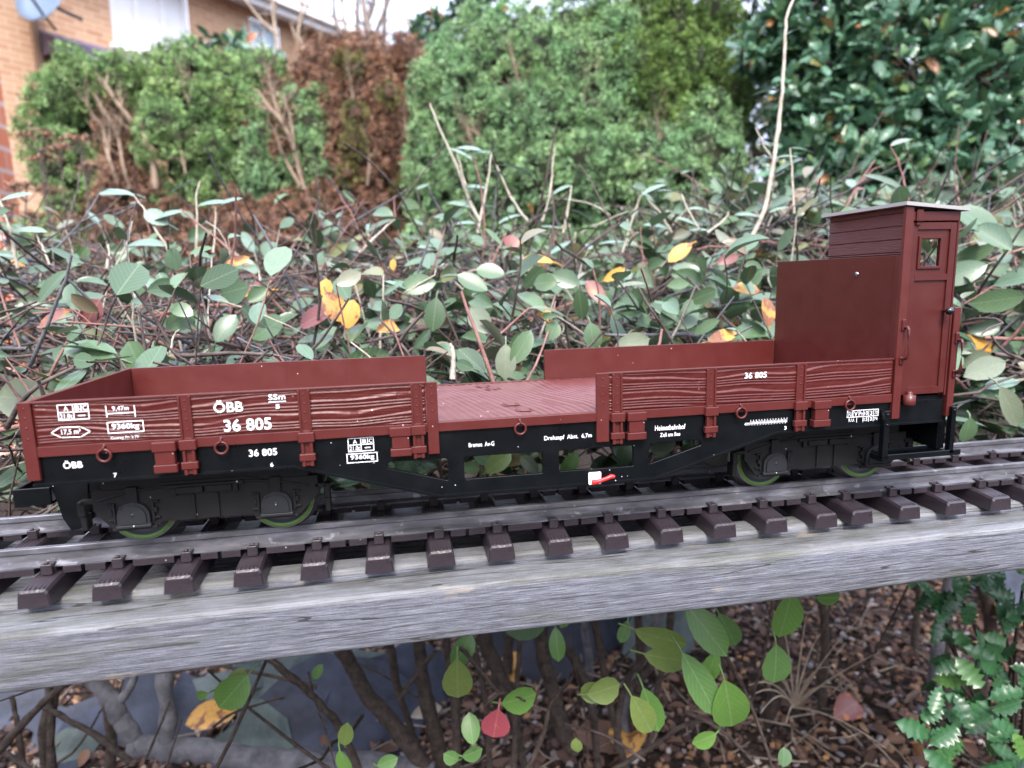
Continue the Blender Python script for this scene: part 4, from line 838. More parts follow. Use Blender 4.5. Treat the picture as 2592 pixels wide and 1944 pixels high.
# bare trees in front of the far roof
def bare_tree(label, segs, dep, mat):
    base = U(segs[0][0][0][0], segs[0][0][0][1], dep); base = np.array([base[0], base[1], gz]); t = root('bare_tree', label, 'tree', base, 'bare trees behind the conifers')
    a = Acc()
    for i, (pts, th) in enumerate(segs):
        p = pathpx(pts, dep+i*15); r0 = th*dep/FPX/2
        if i == 0: p = np.vstack([[base+np.array([0, 0, .1])], [p[0]*.5+base*.5], p])
        a.tube(p, np.linspace(r0, r0*.45, len(p)), 7)
        for j in range(5):
            q = p[rng.integers(1, len(p))]; e = rdir(1, 1.1)[0]*dep/FPX*rng.uniform(30, 80); a.tube([q, q+e*.5+rdir(1)[0]*15, q+e], [r0*.3, r0*.22, r0*.1], 5)
    link('trunk_and_limbs', a.mesh(), mat, t)
BT = bark('bare_tan_bark', (.2, .15, .11), (.38, .3, .23), 14)
bare_tree('bare slender tree forking low in front of the white gutter', [([(703, 330), (702, 200), (700, 100), (692, 40), (686, -60)], 12), ([(702, 90), (670, 60), (640, 25), (600, -30)], 9), ([(700, 95), (690, 0), (700, -80)], 8)], 3600, BT)
bare_tree('bare tree with a sharply slanting stem against the far brick wall', [([(780, 330), (775, 150), (755, 90), (762, 40), (770, -60)], 12), ([(775, 150), (752, 100), (735, 60)], 8), ([(755, 95), (765, 50), (800, -40)], 8), ([(812, 200), (812, 110), (815, 70)], 6)], 3700, BT)
bare_tree('thickest bare multi-stemmed tree, above the dead conifer', [([(945, 330), (940, 120), (925, 40), (910, -60)], 26), ([(870, 200), (868, 100), (845, 40), (850, -60)], 12), ([(905, 200), (905, 90), (905, 0), (910, -60)], 16), ([(940, 130), (960, 60), (985, 0), (990, -60)], 13), ([(970, 120), (975, 30), (978, -60)], 14), ([(895, 150), (870, 50), (860, -60)], 10), ([(925, 60), (945, 10), (950, -60)], 18)], 3500, bark('grey_brown_bark', (.1, .08, .07), (.26, .21, .18), 10))
bare_tree('thin bare tree against the open sky beside the large conifer', [([(1050, 300), (1040, 90), (1025, 40), (1010, -60)], 11), ([(1088, 100), (1090, 40), (1088, -60)], 10)], 3600, BT)

# ------------------------------------------------------------------ dead flower heads at the left
fh = root('dead_flower_plant', 'dead brown plant with flat flower heads on thin dark stems, at the left', 'plant', (*U(150, 900, 1500)[:2], gz))
a = Acc(); st = Acc(); fc = U(150, 1500, 1450); fc[2] = gz
for (x, y, w_) in [(95, 340, 55), (110, 400, 50), (150, 375, 60), (200, 350, 50), (215, 420, 60), (60, 470, 50), (130, 480, 50), (250, 500, 45), (290, 540, 50), (180, 550, 50), (90, 545, 55), (20, 520, 50), (600, 545, 60), (330, 600, 55), (400, 610, 50), (240, 600, 55), (150, 620, 60), (60, 620, 60), (480, 600, 50), (690, 600, 55)]:
    dep = rng.uniform(1300, 1600); c = U(x, y, dep); r = w_*dep/FPX*.62; j = c-np.array([0, 0, r*1.3])
    b0 = fc+np.array([rng.uniform(-90, 90)+(c[0]-fc[0])*.5, rng.uniform(-60, 60), 0]); st.tube([b0, (b0+j)/2+rdir(1)[0]*25, j], [3, 2.3, 1.6], 5)
    for k in range(9):
        e = c+np.array([rng.normal()*r*.6, rng.normal()*r*.5, rng.normal()*r*.14]); st.tube([j, (j+e)/2+np.array([0, 0, -5]), e], [1.1, .8, .6], 4)
        P = e+rng.normal(size=(34, 3))*np.array([r*.2, r*.2, r*.09]); dd = rdir(34); s_ = unit(np.cross(dd, rdir(34))); V = np.stack([P-dd*2.6, P+s_*2.3, P+dd*2.6, P-s_*2.3], 1).reshape(-1, 3)
        a.add(V, np.arange(len(V)).reshape(-1, 4))
link('stems', st.mesh(), TWIG, fh); link('flower_heads', a.mesh(False), CON_R, fh)

# ------------------------------------------------------------------ cotoneaster shrubs behind and under the bench
EDGE = [-1e9, -120, 150, 330, 560, 650, 1e9]
SL = ['cotoneaster shrub at the left edge with many bare twigs and pale shoots', 'twiggy cotoneaster shrub behind the left side boards, with an orange and maroon leaf cluster', 'cotoneaster shrub behind the gap between the wagon sides, its stems showing under the bench', 'cotoneaster shrub with an orange-brown leaf, behind the right-hand rear side board', 'leafy cotoneaster shrub behind the tall end wall, sending up one very tall pale shoot', 'large-leaved cotoneaster shrub beyond the brakeman cabin']
SX = [-300, 20, 240, 440, 605, 850]
SH = [dict(root=root('cotoneaster_shrub', l, 'shrub', (x, 330, gz), 'cotoneaster shrubs behind the bench'), acc={}) for l, x in zip(SL, SX)]
MATS = dict(leaves=LEAF, young_leaves=PALE, low_leaves=LOWLEAF, yellow_leaves=YLEAF, maroon_leaves=RLEAF, twigs=TWIG, reddish_twigs=TWIGR, pale_shoots=TWIGP, stems=TRUNK, grey_stems=GREYB, pink_leaf=PINK)
VAR = {}                                    # single leaves get one of four shades of their kind
for key_, m_ in MATS.items():
    VAR[key_] = []
    for v_ in (.12, .4, .62, .86):
        c_ = m_.copy(); t_ = c_.node_tree
        for lk in list(t_.links):
            if lk.from_socket.name == 'Random Per Island':
                s_ = lk.to_socket; t_.links.remove(lk); s_.default_value = v_
        VAR[key_].append(c_)
def sh(x):
    for i in range(6):
        if EDGE[i] <= x < EDGE[i+1]: return i
def acc(i, key): return SH[i]['acc'].setdefault(key, Acc())
def ztop(x, y): 
    t = min(max((x-430)/250, 0), 1); yy = min(y-80, 430); return 50+.265*yy+t*t*(3-2*t)*(28+.05*yy)-max(0, y-560)*.5+9*math.sin(x/70+y/90)+6*math.sin(x/31)+5*math.sin(y/23+x/55)
def own(name, i, V, F, uv, mat, parent=None):
    o = link(name, fast(V, F, uv, True), mat, parent or SH[i]['root']); return o
def sprig(P0, d, L, nleaf, l0, key='leaves', tk='twigs', r0=1.3, lw=.56, idx=None, curl=.15):
    i = sh(P0[0]) if idx is None else idx; n = 6; side = rdir(1)[0]*.25; P = [P0]
    for k in range(n): d = unit(d+side*.35+rdir(1)[0]*.12); P.append(P[-1]+d*L/n)
    P = np.array(P); P[:, 1] = np.maximum(P[:, 1], 80+3*np.sin(P[:, 0])); acc(i, tk).tube(P, np.linspace(r0, r0*.55, n+1), 5)
    if nleaf:
        ts = np.sort(rng.uniform(.2, 1, nleaf)); ts[-1] = 1; idx_ = np.minimum((ts*n).astype(int), n-1); f = ts*n-idx_; B = P[idx_]*(1-f)[:, None]+P[idx_+1]*f[:, None]
        T = unit(P[idx_+1]-P[idx_]); s_ = unit(np.cross(T, np.array([0, 0, 1.]))+.01)*np.where(np.arange(nleaf) % 2, 1, -1)[:, None]
        dl = unit(T*.55+s_*.8+rdir(nleaf)*.35); N = unit(np.array([0, -.45, .75])+rdir(nleaf)*.75); Ls = l0*rng.uniform(.62, 1.15, nleaf); dl[:, 1] = np.where(B[:, 1] < 118, np.abs(dl[:, 1]), dl[:, 1])
        V, F, uv = leaf_batch(B, dl, N, Ls, Ls*lw*rng.uniform(.72, 1.15, nleaf), rng.uniform(-.15, curl*2.8, nleaf), rng.uniform(.02, .34, nleaf)); acc(i, key).add(V, F, uv)
    return P
def in_view(P, m=200):
    v = P-CAM; z = v @ CF
    return z > 50 and -m < PW/2+FPX*(v @ CR)/z < PW+m
cnt = 0
while cnt < 1500:
    y = 85+rng.random()**1.1*490; x = rng.uniform(-700, 1500); 
    if not in_view(np.array([x, y, 100.])): continue
    cnt += 1; z = ztop(x, y)-rng.exponential(26)-4
    if y > 700 and rng.random() < .25: continue
    dens = 1.9 if x < 120 else 4.2 if x > 420 else 2.7
    nl = max(1, int(rng.poisson(dens))); l = rng.uniform(17, 30) if x < 430 else rng.uniform(21, 36)
    if y < 120: z = min(z, 70)
    key = 'leaves' if rng.random() < .988 else 'yellow_leaves' if rng.random() < .6 else 'maroon_leaves'
    if key != 'leaves': nl = 1
    d = unit(rdir(1, .75)[0]); d[1] = -abs(d[1])*.4 if y < 150 and d[1] < 0 else d[1]
    P = sprig(np.array([x, y, z-25]), d, rng.uniform(40, 110), nl, l, key, 'reddish_twigs' if rng.random() < .22 else 'pale_shoots' if rng.random() < .22 else 'twigs', rng.uniform(.7, 1.4))
for k in range(4300):                        # the leafless tangle below and between
    y = 85+rng.random()**1.1*500; x = rng.uniform(-700, 1400)
    if not in_view(np.array([x, y, 60.])): continue
    z = ztop(x, y)-8-rng.exponential(50); d = unit((rdir(1)[0]+np.array([0, 0, .15]))*np.array([1.3, .8, .55])); sprig(np.array([x, y, z]), d, rng.uniform(60, 190)*min(1, .35+y/500), 0, 0, tk='reddish_twigs' if rng.random() < .15 else 'grey_stems' if rng.random() < .3 else 'twigs', r0=rng.uniform(.6, 2.0))
for k in range(900):                         # lower leaves seen through the frame and in the shade
    y = 80+rng.random()*320; x = rng.uniform(-250, 1000); z = rng.uniform(-70, 45)
    sprig(np.array([x, y, z]), rdir(1, .2)[0], rng.uniform(40, 90), int(rng.poisson(2.6)) if x > 100 else 1, rng.uniform(28, 42), 'leaves', 'twigs', 1.2)
for k in range(95):                          # short pale shoots with a bud
    y = rng.uniform(100, 560); x = rng.uniform(-600, 1400)
    if not in_view(np.array([x, y, 100.])): continue
    sprig(np.array([x, y, ztop(x, y)-25]), unit(rdir(1, 2.2)[0]), rng.uniform(35, 75), int(rng.integers(0, 3)), rng.uniform(22, 32), 'young_leaves', 'pale_shoots', rng.uniform(1., 1.7), .45)
for k in range(15):                          # main stems up from the ground
    x = rng.uniform(420, 950) if k > 3 else rng.uniform(-350, 0); y = rng.uniform(250, 480); x2 = x+rng.normal()*90; y2 = y+rng.uniform(0, 140); i = sh(x)
    p = np.array([[x, y, gz-5], [x+rng.normal()*15, y+rng.normal()*15, -330], [(x+x2)/2+rng.normal()*20, (y+y2)/2, -160], [x2, y2, ztop(x2, y2)-50]]); t = np.linspace(0, 1, 9)
    q = np.array([[np.interp(tt, [0, .33, .66, 1], p[:, c]) for c in range(3)] for tt in t])+rng.normal(size=(9, 3))*4
    r0 = rng.uniform(5, 11); V, F = tube_np(q, np.linspace(r0, r0*.35, 9)*(1+.08*rng.normal(size=9)), 8); own('stem', i, V, F, None, TRUNK if rng.random() < .75 else GREYB)
for k in range(15):                          # thin tangled stems low at the left
    x = rng.uniform(-330, 330); y = rng.uniform(60, 420); z0_ = rng.uniform(-440, -250); d = unit(np.array([rng.normal()*.9, rng.normal()*.4, rng.uniform(.1, 1.2)])); l = rng.uniform(140, 330)
    pp = np.array([[x, y, z0_]+d*l*t+np.array([0, 0, -40*t*(1-t)]) for t in np.linspace(0, 1, 9)])+rng.normal(size=(9, 3))*2.5; pp[:, 2] = np.minimum(pp[:, 2], -60); pp[:, 1] = np.maximum(pp[:, 1], 60)
    V, F = tube_np(pp, np.linspace(rng.uniform(1.5, 3.2), .8, 9), 7); own('stem', sh(x), V, F, None, TRUNK)
# shoots that stand out, followed from the photograph
def shoot(pts, th, dep, leaves=4, ll=34, key='young_leaves', tk='pale_shoots'):
    p = pathpx(pts, dep, 5); p[1:-1] += rng.normal(size=(len(p)-2, 3))*.3; r0 = th*.72*dep/FPX/2; i = sh(p[0][0]); n = len(p); V, F = tube_np(p, np.linspace(r0, r0*.5, n)*(1+.25*(rng.random(n) < .15)+.03*rng.normal(size=n)), 7); so_ = own('shoot', i, V, F, None, MATS[tk])
    if leaves:
        k = np.clip((np.linspace(.15, 1, leaves)*(n-1)).astype(int), 0, n-1); B = p[k]; sd_ = np.where(np.arange(leaves) % 2, 1, -1)[:, None]
        dl = unit(CR*sd_+CU*rng.uniform(-.1, .5, (leaves, 1))+rdir(leaves)*.3); N = unit(np.array([0, -.25, .9])+rdir(leaves)*.3)
        Ls = ll*rng.uniform(.7, 1.1, leaves); Cv = rng.uniform(.1, .35, leaves)
        for j in range(leaves): V, F, uv = leaf_batch(B[j:j+1], dl[j:j+1], N[j:j+1], Ls[j], Ls[j]*.36, Cv[j], .1); own('leaf', i, V, F, uv, VAR[key][rng.integers(4)], so_)
for a_ in [([(1890, 620), (1935, 530), (1960, 400), (1975, 280), (1985, 160), (1990, 50), (2010, -5)], 17, 700, 5, 30), ([(1215, 560), (1185, 500), (1160, 430), (1120, 340), (1088, 262)], 12, 780, 6, 30), ([(1210, 590), (1222, 520), (1237, 450), (1243, 385)], 11, 760, 5, 34), ([(1335, 560), (1300, 510), (1275, 460), (1257, 418)], 9, 760, 2, 40),
        ([(1372, 560), (1390, 500), (1398, 430), (1405, 370)], 9, 760, 0, 30), ([(1180, 470), (1165, 420), (1155, 375)], 6, 770, 2, 28), ([(495, 650), (500, 560), (497, 500), (507, 458)], 10, 620, 3, 30), ([(540, 640), (545, 560), (545, 525)], 8, 620, 2, 30), ([(430, 640), (400, 590), (370, 540), (340, 497)], 9, 600, 3, 38),
        ([(45, 680), (30, 600), (15, 550), (0, 508)], 12, 560, 4, 30), ([(125, 670), (105, 620), (88, 590)], 9, 560, 0, 30), ([(285, 690), (320, 620), (335, 560)], 8, 580, 1, 28), ([(270, 680), (275, 640), (275, 618)], 10, 560, 0, 28), ([(520, 560), (560, 590), (580, 640), (600, 700)], 4, 600, 0, 20),
        ([(1425, 590), (1438, 530), (1447, 470)], 10, 740, 3, 36), ([(1575, 640), (1600, 560), (1615, 510), (1623, 495)], 8, 740, 2, 34), ([(1700, 590), (1670, 540), (1637, 502)], 9, 740, 1, 34), ([(1470, 590), (1530, 560), (1590, 535)], 6, 750, 0, 20), ([(1545, 545), (1490, 515), (1365, 495)], 5, 750, 0, 20), ([(1770, 580), (1740, 530), (1725, 490)], 9, 700, 3, 34),
        ([(1790, 590), (1830, 560), (1845, 535)], 10, 660, 1, 30), ([(1960, 410), (1935, 370), (1912, 322)], 8, 705, 0, 20), ([(2010, 540), (2005, 440), (2000, 375)], 9, 680, 2, 28), ([(2140, 530), (2170, 470), (2215, 405)], 9, 760, 1, 26, 'leaves', 'reddish_twigs'), ([(2180, 460), (2210, 430), (2235, 420)], 6, 760, 0, 26, 'leaves', 'reddish_twigs'),
        ([(2300, 510), (2285, 450), (2270, 400), (2255, 370)], 9, 640, 2, 40, 'leaves', 'reddish_twigs'), ([(1640, 740), (1630, 680), (1625, 620), (1620, 560)], 5, 560, 1, 30, 'leaves', 'reddish_twigs'), ([(1000, 560), (998, 520), (998, 495)], 6, 700, 1, 44, 'leaves', 'reddish_twigs'), ([(910, 640), (960, 590), (1000, 555)], 12, 640, 0, 20), ([(1180, 915), (1260, 850), (1340, 780)], 12, 480, 2, 30, 'leaves', 'reddish_twigs'),
        ([(1020, 745), (1060, 720), (1100, 695), (1102, 680)], 7, 520, 1, 28), ([(1410, 900), (1390, 820), (1310, 780)], 6, 500, 0, 28, 'leaves', 'reddish_twigs'), ([(560, 760), (700, 810), (780, 850)], 6, 480, 1, 28), ([(370, 770), (470, 790), (540, 800)], 7, 470, 0, 28, 'leaves', 'grey_stems'), ([(75, 780), (220, 785), (350, 770)], 6, 470, 0, 28, 'leaves', 'reddish_twigs'), ([(180, 780), (260, 840), (310, 870)], 6, 440, 0, 28, 'leaves', 'reddish_twigs'),
        ([(430, 900), (440, 850), (455, 835)], 9, 420, 0, 20), ([(600, 855), (670, 890), (740, 910)], 8, 430, 0, 20, 'leaves', 'grey_stems'), ([(2592, 960), (2500, 985), (2380, 1060)], 10, 520, 2, 40), ([(1145, 960), (1148, 900), (1140, 870)], 22, 450, 0, 20), ([(860, 700), (910, 640), (960, 560)], 5, 600, 2, 30, 'leaves', 'reddish_twigs')]:
    shoot(*a_)
def one_leaf(px, py, ang, Lpx, dep, key, lw=.55, face=None, curl=.15, fold=.12, idx=None):
    """a leaf seen at px,py, its tip pointing at 'ang' degrees (0 right, 90 up)"""
    a = math.radians(ang); dv = math.cos(a)*CR+math.sin(a)*CU+CF*rng.uniform(-.35, .35); L = Lpx*dep/FPX; c = U(px, py, dep)-unit(dv)*L*.5; N = -CF+(rdir(1)[0]*.25 if face is None else np.array(face))
    V, F, uv = leaf_batch([c], [dv], [N], L, L*lw, curl, fold); a_ = Acc(); a_.add(V, F, uv); dv = unit(dv); V2, F2 = tube_np(np.array([c+dv*L*.06, c-dv*L*.12+CF*1.5, c-dv*L*.26+CF*5-CU*L*.03]), [.5, .65, .75], 5); a_.add(V2, F2)
    V, F, uv = np.concatenate(a_.V), np.concatenate(a_.F[4]), np.concatenate(a_.U); own('leaf', sh(c[0]) if idx is None else idx, V, F, uv, VAR[key][rng.integers(4)]); return c
for l in [(800, 800, 200, 105, 470, 'maroon_leaves', .62, (0, 0, .8)), (845, 775, 300, 85, 468, 'yellow_leaves', .7, (0, 0, .3)), (885, 795, 80, 75, 465, 'yellow_leaves', .75, (0, 0, .3)), (825, 730, 100, 50, 480, 'yellow_leaves', .8, None), (1365, 655, 170, 80, 560, 'yellow_leaves', .4, (0, 0, 1)), (1510, 740, 125, 85, 520, 'maroon_leaves', .45, None), (1377, 790, 120, 62, 500, 'yellow_leaves', .45, None),
          (1722, 637, 215, 75, 600, 'yellow_leaves', .5, (0, 0, .6)), (1892, 730, 170, 70, 520, 'yellow_leaves', .55, (0, 0, .6)), (1945, 790, 90, 80, 510, 'yellow_leaves', .5, None), (1830, 850, 20, 90, 470, 'yellow_leaves', .4, (0, 0, .5)), (1555, 695, 30, 65, 560, 'yellow_leaves', .4, None), (1295, 615, 90, 50, 600, 'maroon_leaves', .8, None), (130, 805, 200, 100, 460, 'maroon_leaves', .36, (0, 0, .6)),
          (232, 790, 240, 75, 450, 'maroon_leaves', .9, None), (2480, 870, 160, 100, 560, 'yellow_leaves', .5, (0, 0, .6)), (2590, 695, 5, 70, 600, 'yellow_leaves', .3, None), (25, 1225, 190, 60, 500, 'yellow_leaves', .5, (0, 0, .5)), (1845, 655, 200, 60, 600, 'maroon_leaves', .5, None), (600, 660, 20, 60, 560, 'yellow_leaves', .4, None), (655, 745, 200, 60, 520, 'yellow_leaves', .6, None), (995, 670, 90, 30, 600, 'yellow_leaves', .6, None), (2170, 590, 90, 70, 640, 'maroon_leaves', .6, None),
          # larger green leaves that stand out
          (590, 735, 190, 95, 480, 'leaves', .8, None), (570, 830, 60, 85, 470, 'leaves', .62, None), (220, 885, 165, 155, 420, 'leaves', .42, (0, 0, 1)), (340, 905, 120, 90, 420, 'leaves', .9, None), (400, 905, 300, 70, 425, 'leaves', .75, None), (130, 720, 230, 105, 480, 'leaves', .45, (0, 0, .8)), (395, 550, 150, 65, 600, 'young_leaves', .66, (0, 0, .4)), (290, 485, 172, 95, 640, 'young_leaves', .28, (0, 0, 1)), (440, 655, 270, 60, 560, 'leaves', .9, None),
          (1100, 795, 265, 85, 480, 'leaves', .65, None), (1215, 810, 130, 90, 470, 'leaves', .62, None), (1320, 880, 60, 100, 440, 'leaves', .5, None), (1280, 915, 270, 90, 440, 'leaves', .6, None), (1175, 925, 160, 55, 430, 'leaves', .55, None), (1060, 720, 190, 90, 520, 'leaves', .62, None), (1430, 705, 340, 75, 520, 'leaves', .65, None), (1380, 715, 180, 60, 520, 'leaves', .8, None), (1400, 835, 250, 50, 480, 'leaves', .85, None), (1470, 770, 280, 80, 500, 'leaves', .5, None), (1600, 870, 20, 100, 470, 'leaves', .55, None), (1500, 850, 280, 70, 480, 'leaves', .7, None), (1690, 800, 60, 60, 480, 'leaves', .7, None), (1780, 750, 20, 80, 500, 'leaves', .5, None),
          (2480, 560, 130, 130, 560, 'leaves', .6, (0, 0, .5)), (2440, 690, 200, 110, 540, 'leaves', .55, None), (2530, 760, 190, 120, 540, 'leaves', .5, None), (2500, 930, 195, 130, 500, 'leaves', .45, (0, 0, .4)), (2450, 1090, 270, 70, 480, 'leaves', .65, None), (2560, 1030, 300, 120, 480, 'leaves', .45, None), (2470, 640, 200, 90, 600, 'leaves', .5, None), (2575, 600, 160, 100, 600, 'leaves', .45, None), (2420, 800, 90, 90, 560, 'leaves', .55, None), (2540, 880, 20, 80, 560, 'leaves', .5, None), (60, 1010, 170, 130, 430, 'leaves', .8, None), (30, 1100, 200, 90, 440, 'leaves', .5, None),
          (1260, 1170, 40, 85, 445, 'low_leaves', .6, None), (1340, 1175, 140, 60, 450, 'leaves', .6, None), (1440, 1180, 60, 80, 445, 'low_leaves', .5, None), (1580, 1150, 80, 75, 445, 'leaves', .6, None), (1680, 1130, 20, 70, 445, 'leaves', .6, None), (1040, 1195, 120, 60, 450, 'leaves', .7, None), (1225, 1160, 150, 60, 450, 'leaves', .6, None)]:
    one_leaf(*l)
# stems and leaves below the bench
def stem(pts, th, dep, key='stems', taper=.7):
    p = pathpx(pts, dep, 9); p += np.column_stack([snoise(np.arange(len(p))*.7, np.zeros(len(p)), int(th)+9*i_, 6)*th*.03 for i_ in range(3)]); r0 = th*.86*np.mean(dep)/FPX/2; n = len(p); i = sh(p[0][0]); V, F = tube_np(p, np.linspace(r0, r0*taper, n)*(1+.13*snoise(np.arange(n)*1.1, np.arange(n)*.3, int(th*7+n), 6)), 12); own('stem', i, V, F, None, MATS[key])
for s_ in [([(1100, 2000), (1035, 1880), (930, 1760), (865, 1640), (820, 1560)], 52, 640), ([(1130, 2000), (1100, 1860), (1075, 1730), (1060, 1640), (1055, 1540)], 48, 660), ([(1310, 1820), (1270, 1720), (1235, 1640), (1210, 1540)], 52, 640), ([(1450, 1900), (1410, 1800), (1385, 1700), (1370, 1600), (1365, 1520)], 50, 660), ([(1150, 2000), (1155, 1820), (1140, 1700), (1130, 1600)], 30, 620), ([(1300, 2000), (1305, 1800), (1315, 1650), (1320, 1560)], 18, 560),
           ([(1240, 2000), (1235, 1830), (1215, 1700), (1190, 1600)], 20, 600), ([(920, 2000), (870, 1860), (800, 1770), (720, 1700), (660, 1650)], 26, 560), ([(-30, 1930), (60, 1830), (130, 1760), (190, 1700)], 26, 560), ([(130, 2000), (130, 1850), (125, 1740)], 24, 600), ([(60, 1980), (50, 1860), (30, 1760)], 18, 620), ([(330, 1930), (240, 1860), (170, 1820), (110, 1790)], 20, 580), ([(1560, 1900), (1570, 1780), (1600, 1700), (1650, 1650)], 22, 560),
           ([(1590, 1755), (1625, 1715), (1650, 1675)], 34, 520), ([(1620, 1735), (1615, 1755)], 30, 515), ([(1330, 1960), (1375, 1860), (1395, 1780), (1450, 1715)], 14, 480), ([(1820, 1560), (1835, 1650), (1880, 1740), (1925, 1850), (1960, 1960)], 13, 470), ([(1165, 1640), (1210, 1690), (1262, 1755)], 13, 430), ([(1262, 1755), (1225, 1790)], 9, 430), ([(1262, 1755), (1300, 1760), (1330, 1775)], 8, 430), ([(1490, 1950), (1480, 1800), (1455, 1690), (1450, 1600)], 5, 520), ([(1600, 1780), (1700, 1700), (1760, 1660)], 7, 520),
           ([(2300, 1480), (2260, 1560), (2210, 1660), (2170, 1720)], 7, 640), ([(2100, 1540), (2080, 1600), (2060, 1700)], 5, 640), ([(1550, 1950), (1650, 1890), (1750, 1830), (1900, 1830)], 16, 560), ([(1730, 1800), (1840, 1860), (1960, 1990)], 12, 540), ([(540, 1840), (600, 1800), (720, 1765)], 9, 520), ([(780, 1700), (800, 1780), (830, 1870), (850, 1950)], 6, 480), ([(1400, 1600), (1470, 1700), (1500, 1800), (1520, 2000)], 30, 700), ([(1500, 1560), (1530, 1700), (1560, 1850), (1600, 2000)], 26, 720), ([(1290, 1600), (1290, 1750), (1340, 1990)], 32, 740), ([(980, 1600), (1010, 1750), (1060, 1900)], 26, 720), ([(1700, 1520), (1690, 1640), (1660, 1760), (1640, 1900)], 22, 700), ([(1010, 1770), (1060, 1700), (1100, 1650)], 16, 600), ([(1960, 1500), (1935, 1650), (1900, 1780)], 12, 640)]:
    stem(*s_)
stem([(1100, 1960), (900, 1935), (700, 1925), (520, 1905), (420, 1895), (340, 1890)], 74, 640, 'grey_stems', .85); stem([(345, 1895), (310, 1820), (270, 1760), (215, 1700), (190, 1650)], 52, 640, 'grey_stems', .8); stem([(425, 1895), (422, 1800), (420, 1700), (418, 1620)], 48, 640, 'grey_stems', .9); stem([(290, 1790), (330, 1740), (345, 1690), (350, 1640)], 26, 640, 'grey_stems'); stem([(370, 1920), (400, 1850), (430, 1775)], 9, 600)
for l in [(1158, 1722, 270, 125, 425, 'low_leaves', .62, None, .1), (1170, 1650, 60, 95, 435, 'low_leaves', .6, None), (1315, 1772, 5, 92, 430, 'low_leaves', .8, None), (1192, 1845, 100, 74, 420, 'low_leaves', .65, None), (1196, 1908, 10, 54, 420, 'low_leaves', .85, None), (1142, 1918, 150, 42, 420, 'low_leaves', .9, None), (590, 1752, 230, 100, 460, 'low_leaves', .85, None), (600, 1720, 60, 60, 470, 'low_leaves', .7, None), (803, 1702, 60, 44, 460, 'low_leaves', .6, None), (875, 1862, 80, 66, 430, 'low_leaves', .6, None), (870, 1930, 290, 66, 430, 'low_leaves', .6, None), (980, 1930, 20, 54, 430, 'low_leaves', .7, None),
          (1410, 1632, 275, 84, 450, 'low_leaves', .5, None), (1500, 1752, 200, 66, 440, 'low_leaves', .8, None), (1530, 1748, 10, 90, 436, 'low_leaves', .75, None), (1628, 1812, 300, 125, 430, 'low_leaves', .52, None), (1650, 1800, 290, 120, 436, 'low_leaves', .5, None), (1675, 1618, 340, 150, 450, 'low_leaves', .42, None), (1690, 1668, 345, 130, 452, 'low_leaves', .5, None), (1790, 1595, 310, 160, 440, 'low_leaves', .5, None), (1845, 1600, 300, 130, 446, 'low_leaves', .45, None), (1775, 1735, 300, 185, 425, 'low_leaves', .4, None), (1848, 1790, 285, 165, 430, 'low_leaves', .6, None), (1800, 1690, 250, 90, 440, 'low_leaves', .5, None),
          (1965, 1686, 275, 122, 430, 'low_leaves', .6, None), (1992, 1560, 262, 125, 440, 'low_leaves', .7, None), (2100, 1515, 350, 85, 450, 'low_leaves', .45, None), (1460, 1888, 100, 40, 450, 'low_leaves', .75, None), (1785, 1872, 200, 66, 440, 'low_leaves', .75, None), (1985, 1918, 80, 46, 440, 'leaves', .9, None), (1255, 1832, 260, 78, 420, 'pink_leaf', .95, None, .05), (1430, 1560, 250, 60, 470, 'low_leaves', .6, None), (1580, 1600, 250, 60, 455, 'low_leaves', .55, None), (510, 1760, 200, 40, 470, 'low_leaves', .6, None)]:
    one_leaf(*l)
for s in SH:
    for key, a in s['acc'].items(): link(key, a.mesh(True), MATS[key], s['root'])['kind'] = 'stuff'

# ------------------------------------------------------------------ the ground under the bench
def pebbles(n, x0, x1, y0, y1, smin, smax, z0):
    V0, F0 = ico(1); k = len(V0); P = np.column_stack([rng.uniform(x0, x1, n), rng.uniform(y0, y1, n), z0+rng.uniform(-2, 7, n)])
    s = rng.uniform(smin, smax, n)**1.; sc = s[:, None]*rng.uniform(.6, 1.1, (n, 3))*np.array([1, 1, .65]); ang = rng.uniform(0, 6.28, n); V = V0[None]*sc[:, None]*rng.uniform(.86, 1.12, (n, k, 1))
    c, s_ = np.cos(ang)[:, None], np.sin(ang)[:, None]; til = rng.normal(size=(n, 2, 1))*.35; X = V[..., 0]*c-V[..., 1]*s_; Y = V[..., 0]*s_+V[..., 1]*c; Z = V[..., 2]+til[:, 0]*X+til[:, 1]*Y
    V = np.stack([X, Y, Z], -1)+P[:, None]; return fast(V.reshape(-1, 3), (F0[None]+(np.arange(n)*k)[:, None, None]).reshape(-1, 3), None, True)
gr = link('gravel', pebbles(24000, -350, 1500, 60, 1000, 2.2, 7.8, gz), PEB); gr['kind'] = 'stuff'; gr['label'] = 'mixed brown and grey garden gravel under the shrubs'; gr['category'] = 'gravel'
n = 2100; P = np.column_stack([rng.uniform(-350, 1500, n), rng.uniform(60, 1000, n), gz+rng.uniform(4, 16, n)]); dd = rdir(n)*np.array([1, 1, .35]); Nn = unit(np.array([0, 0, 1.])+rdir(n)*.5); Ls = rng.uniform(12, 30, n)
V, F, uv = leaf_batch(P, dd, Nn, Ls, Ls*rng.uniform(.35, .6, n), rng.uniform(-.35, .5, n), rng.uniform(0, .5, n)); ll = link('leaf_litter', fast(V, F, uv, True), LITTER); ll['kind'] = 'stuff'; ll['label'] = 'thin litter of dead brown leaves over the gravel'; ll['category'] = 'leaf litter'
a = Acc()
for k in range(800):
    p = np.array([rng.uniform(-300, 1400), rng.uniform(60, 900), gz+rng.uniform(6, 26)]); e = rdir(1)[0]*np.array([1, 1, .25])*rng.uniform(25, 95); a.tube([p, p+e*.5+rdir(1)[0]*5, p+e], [1.1, .9, .5], 5)
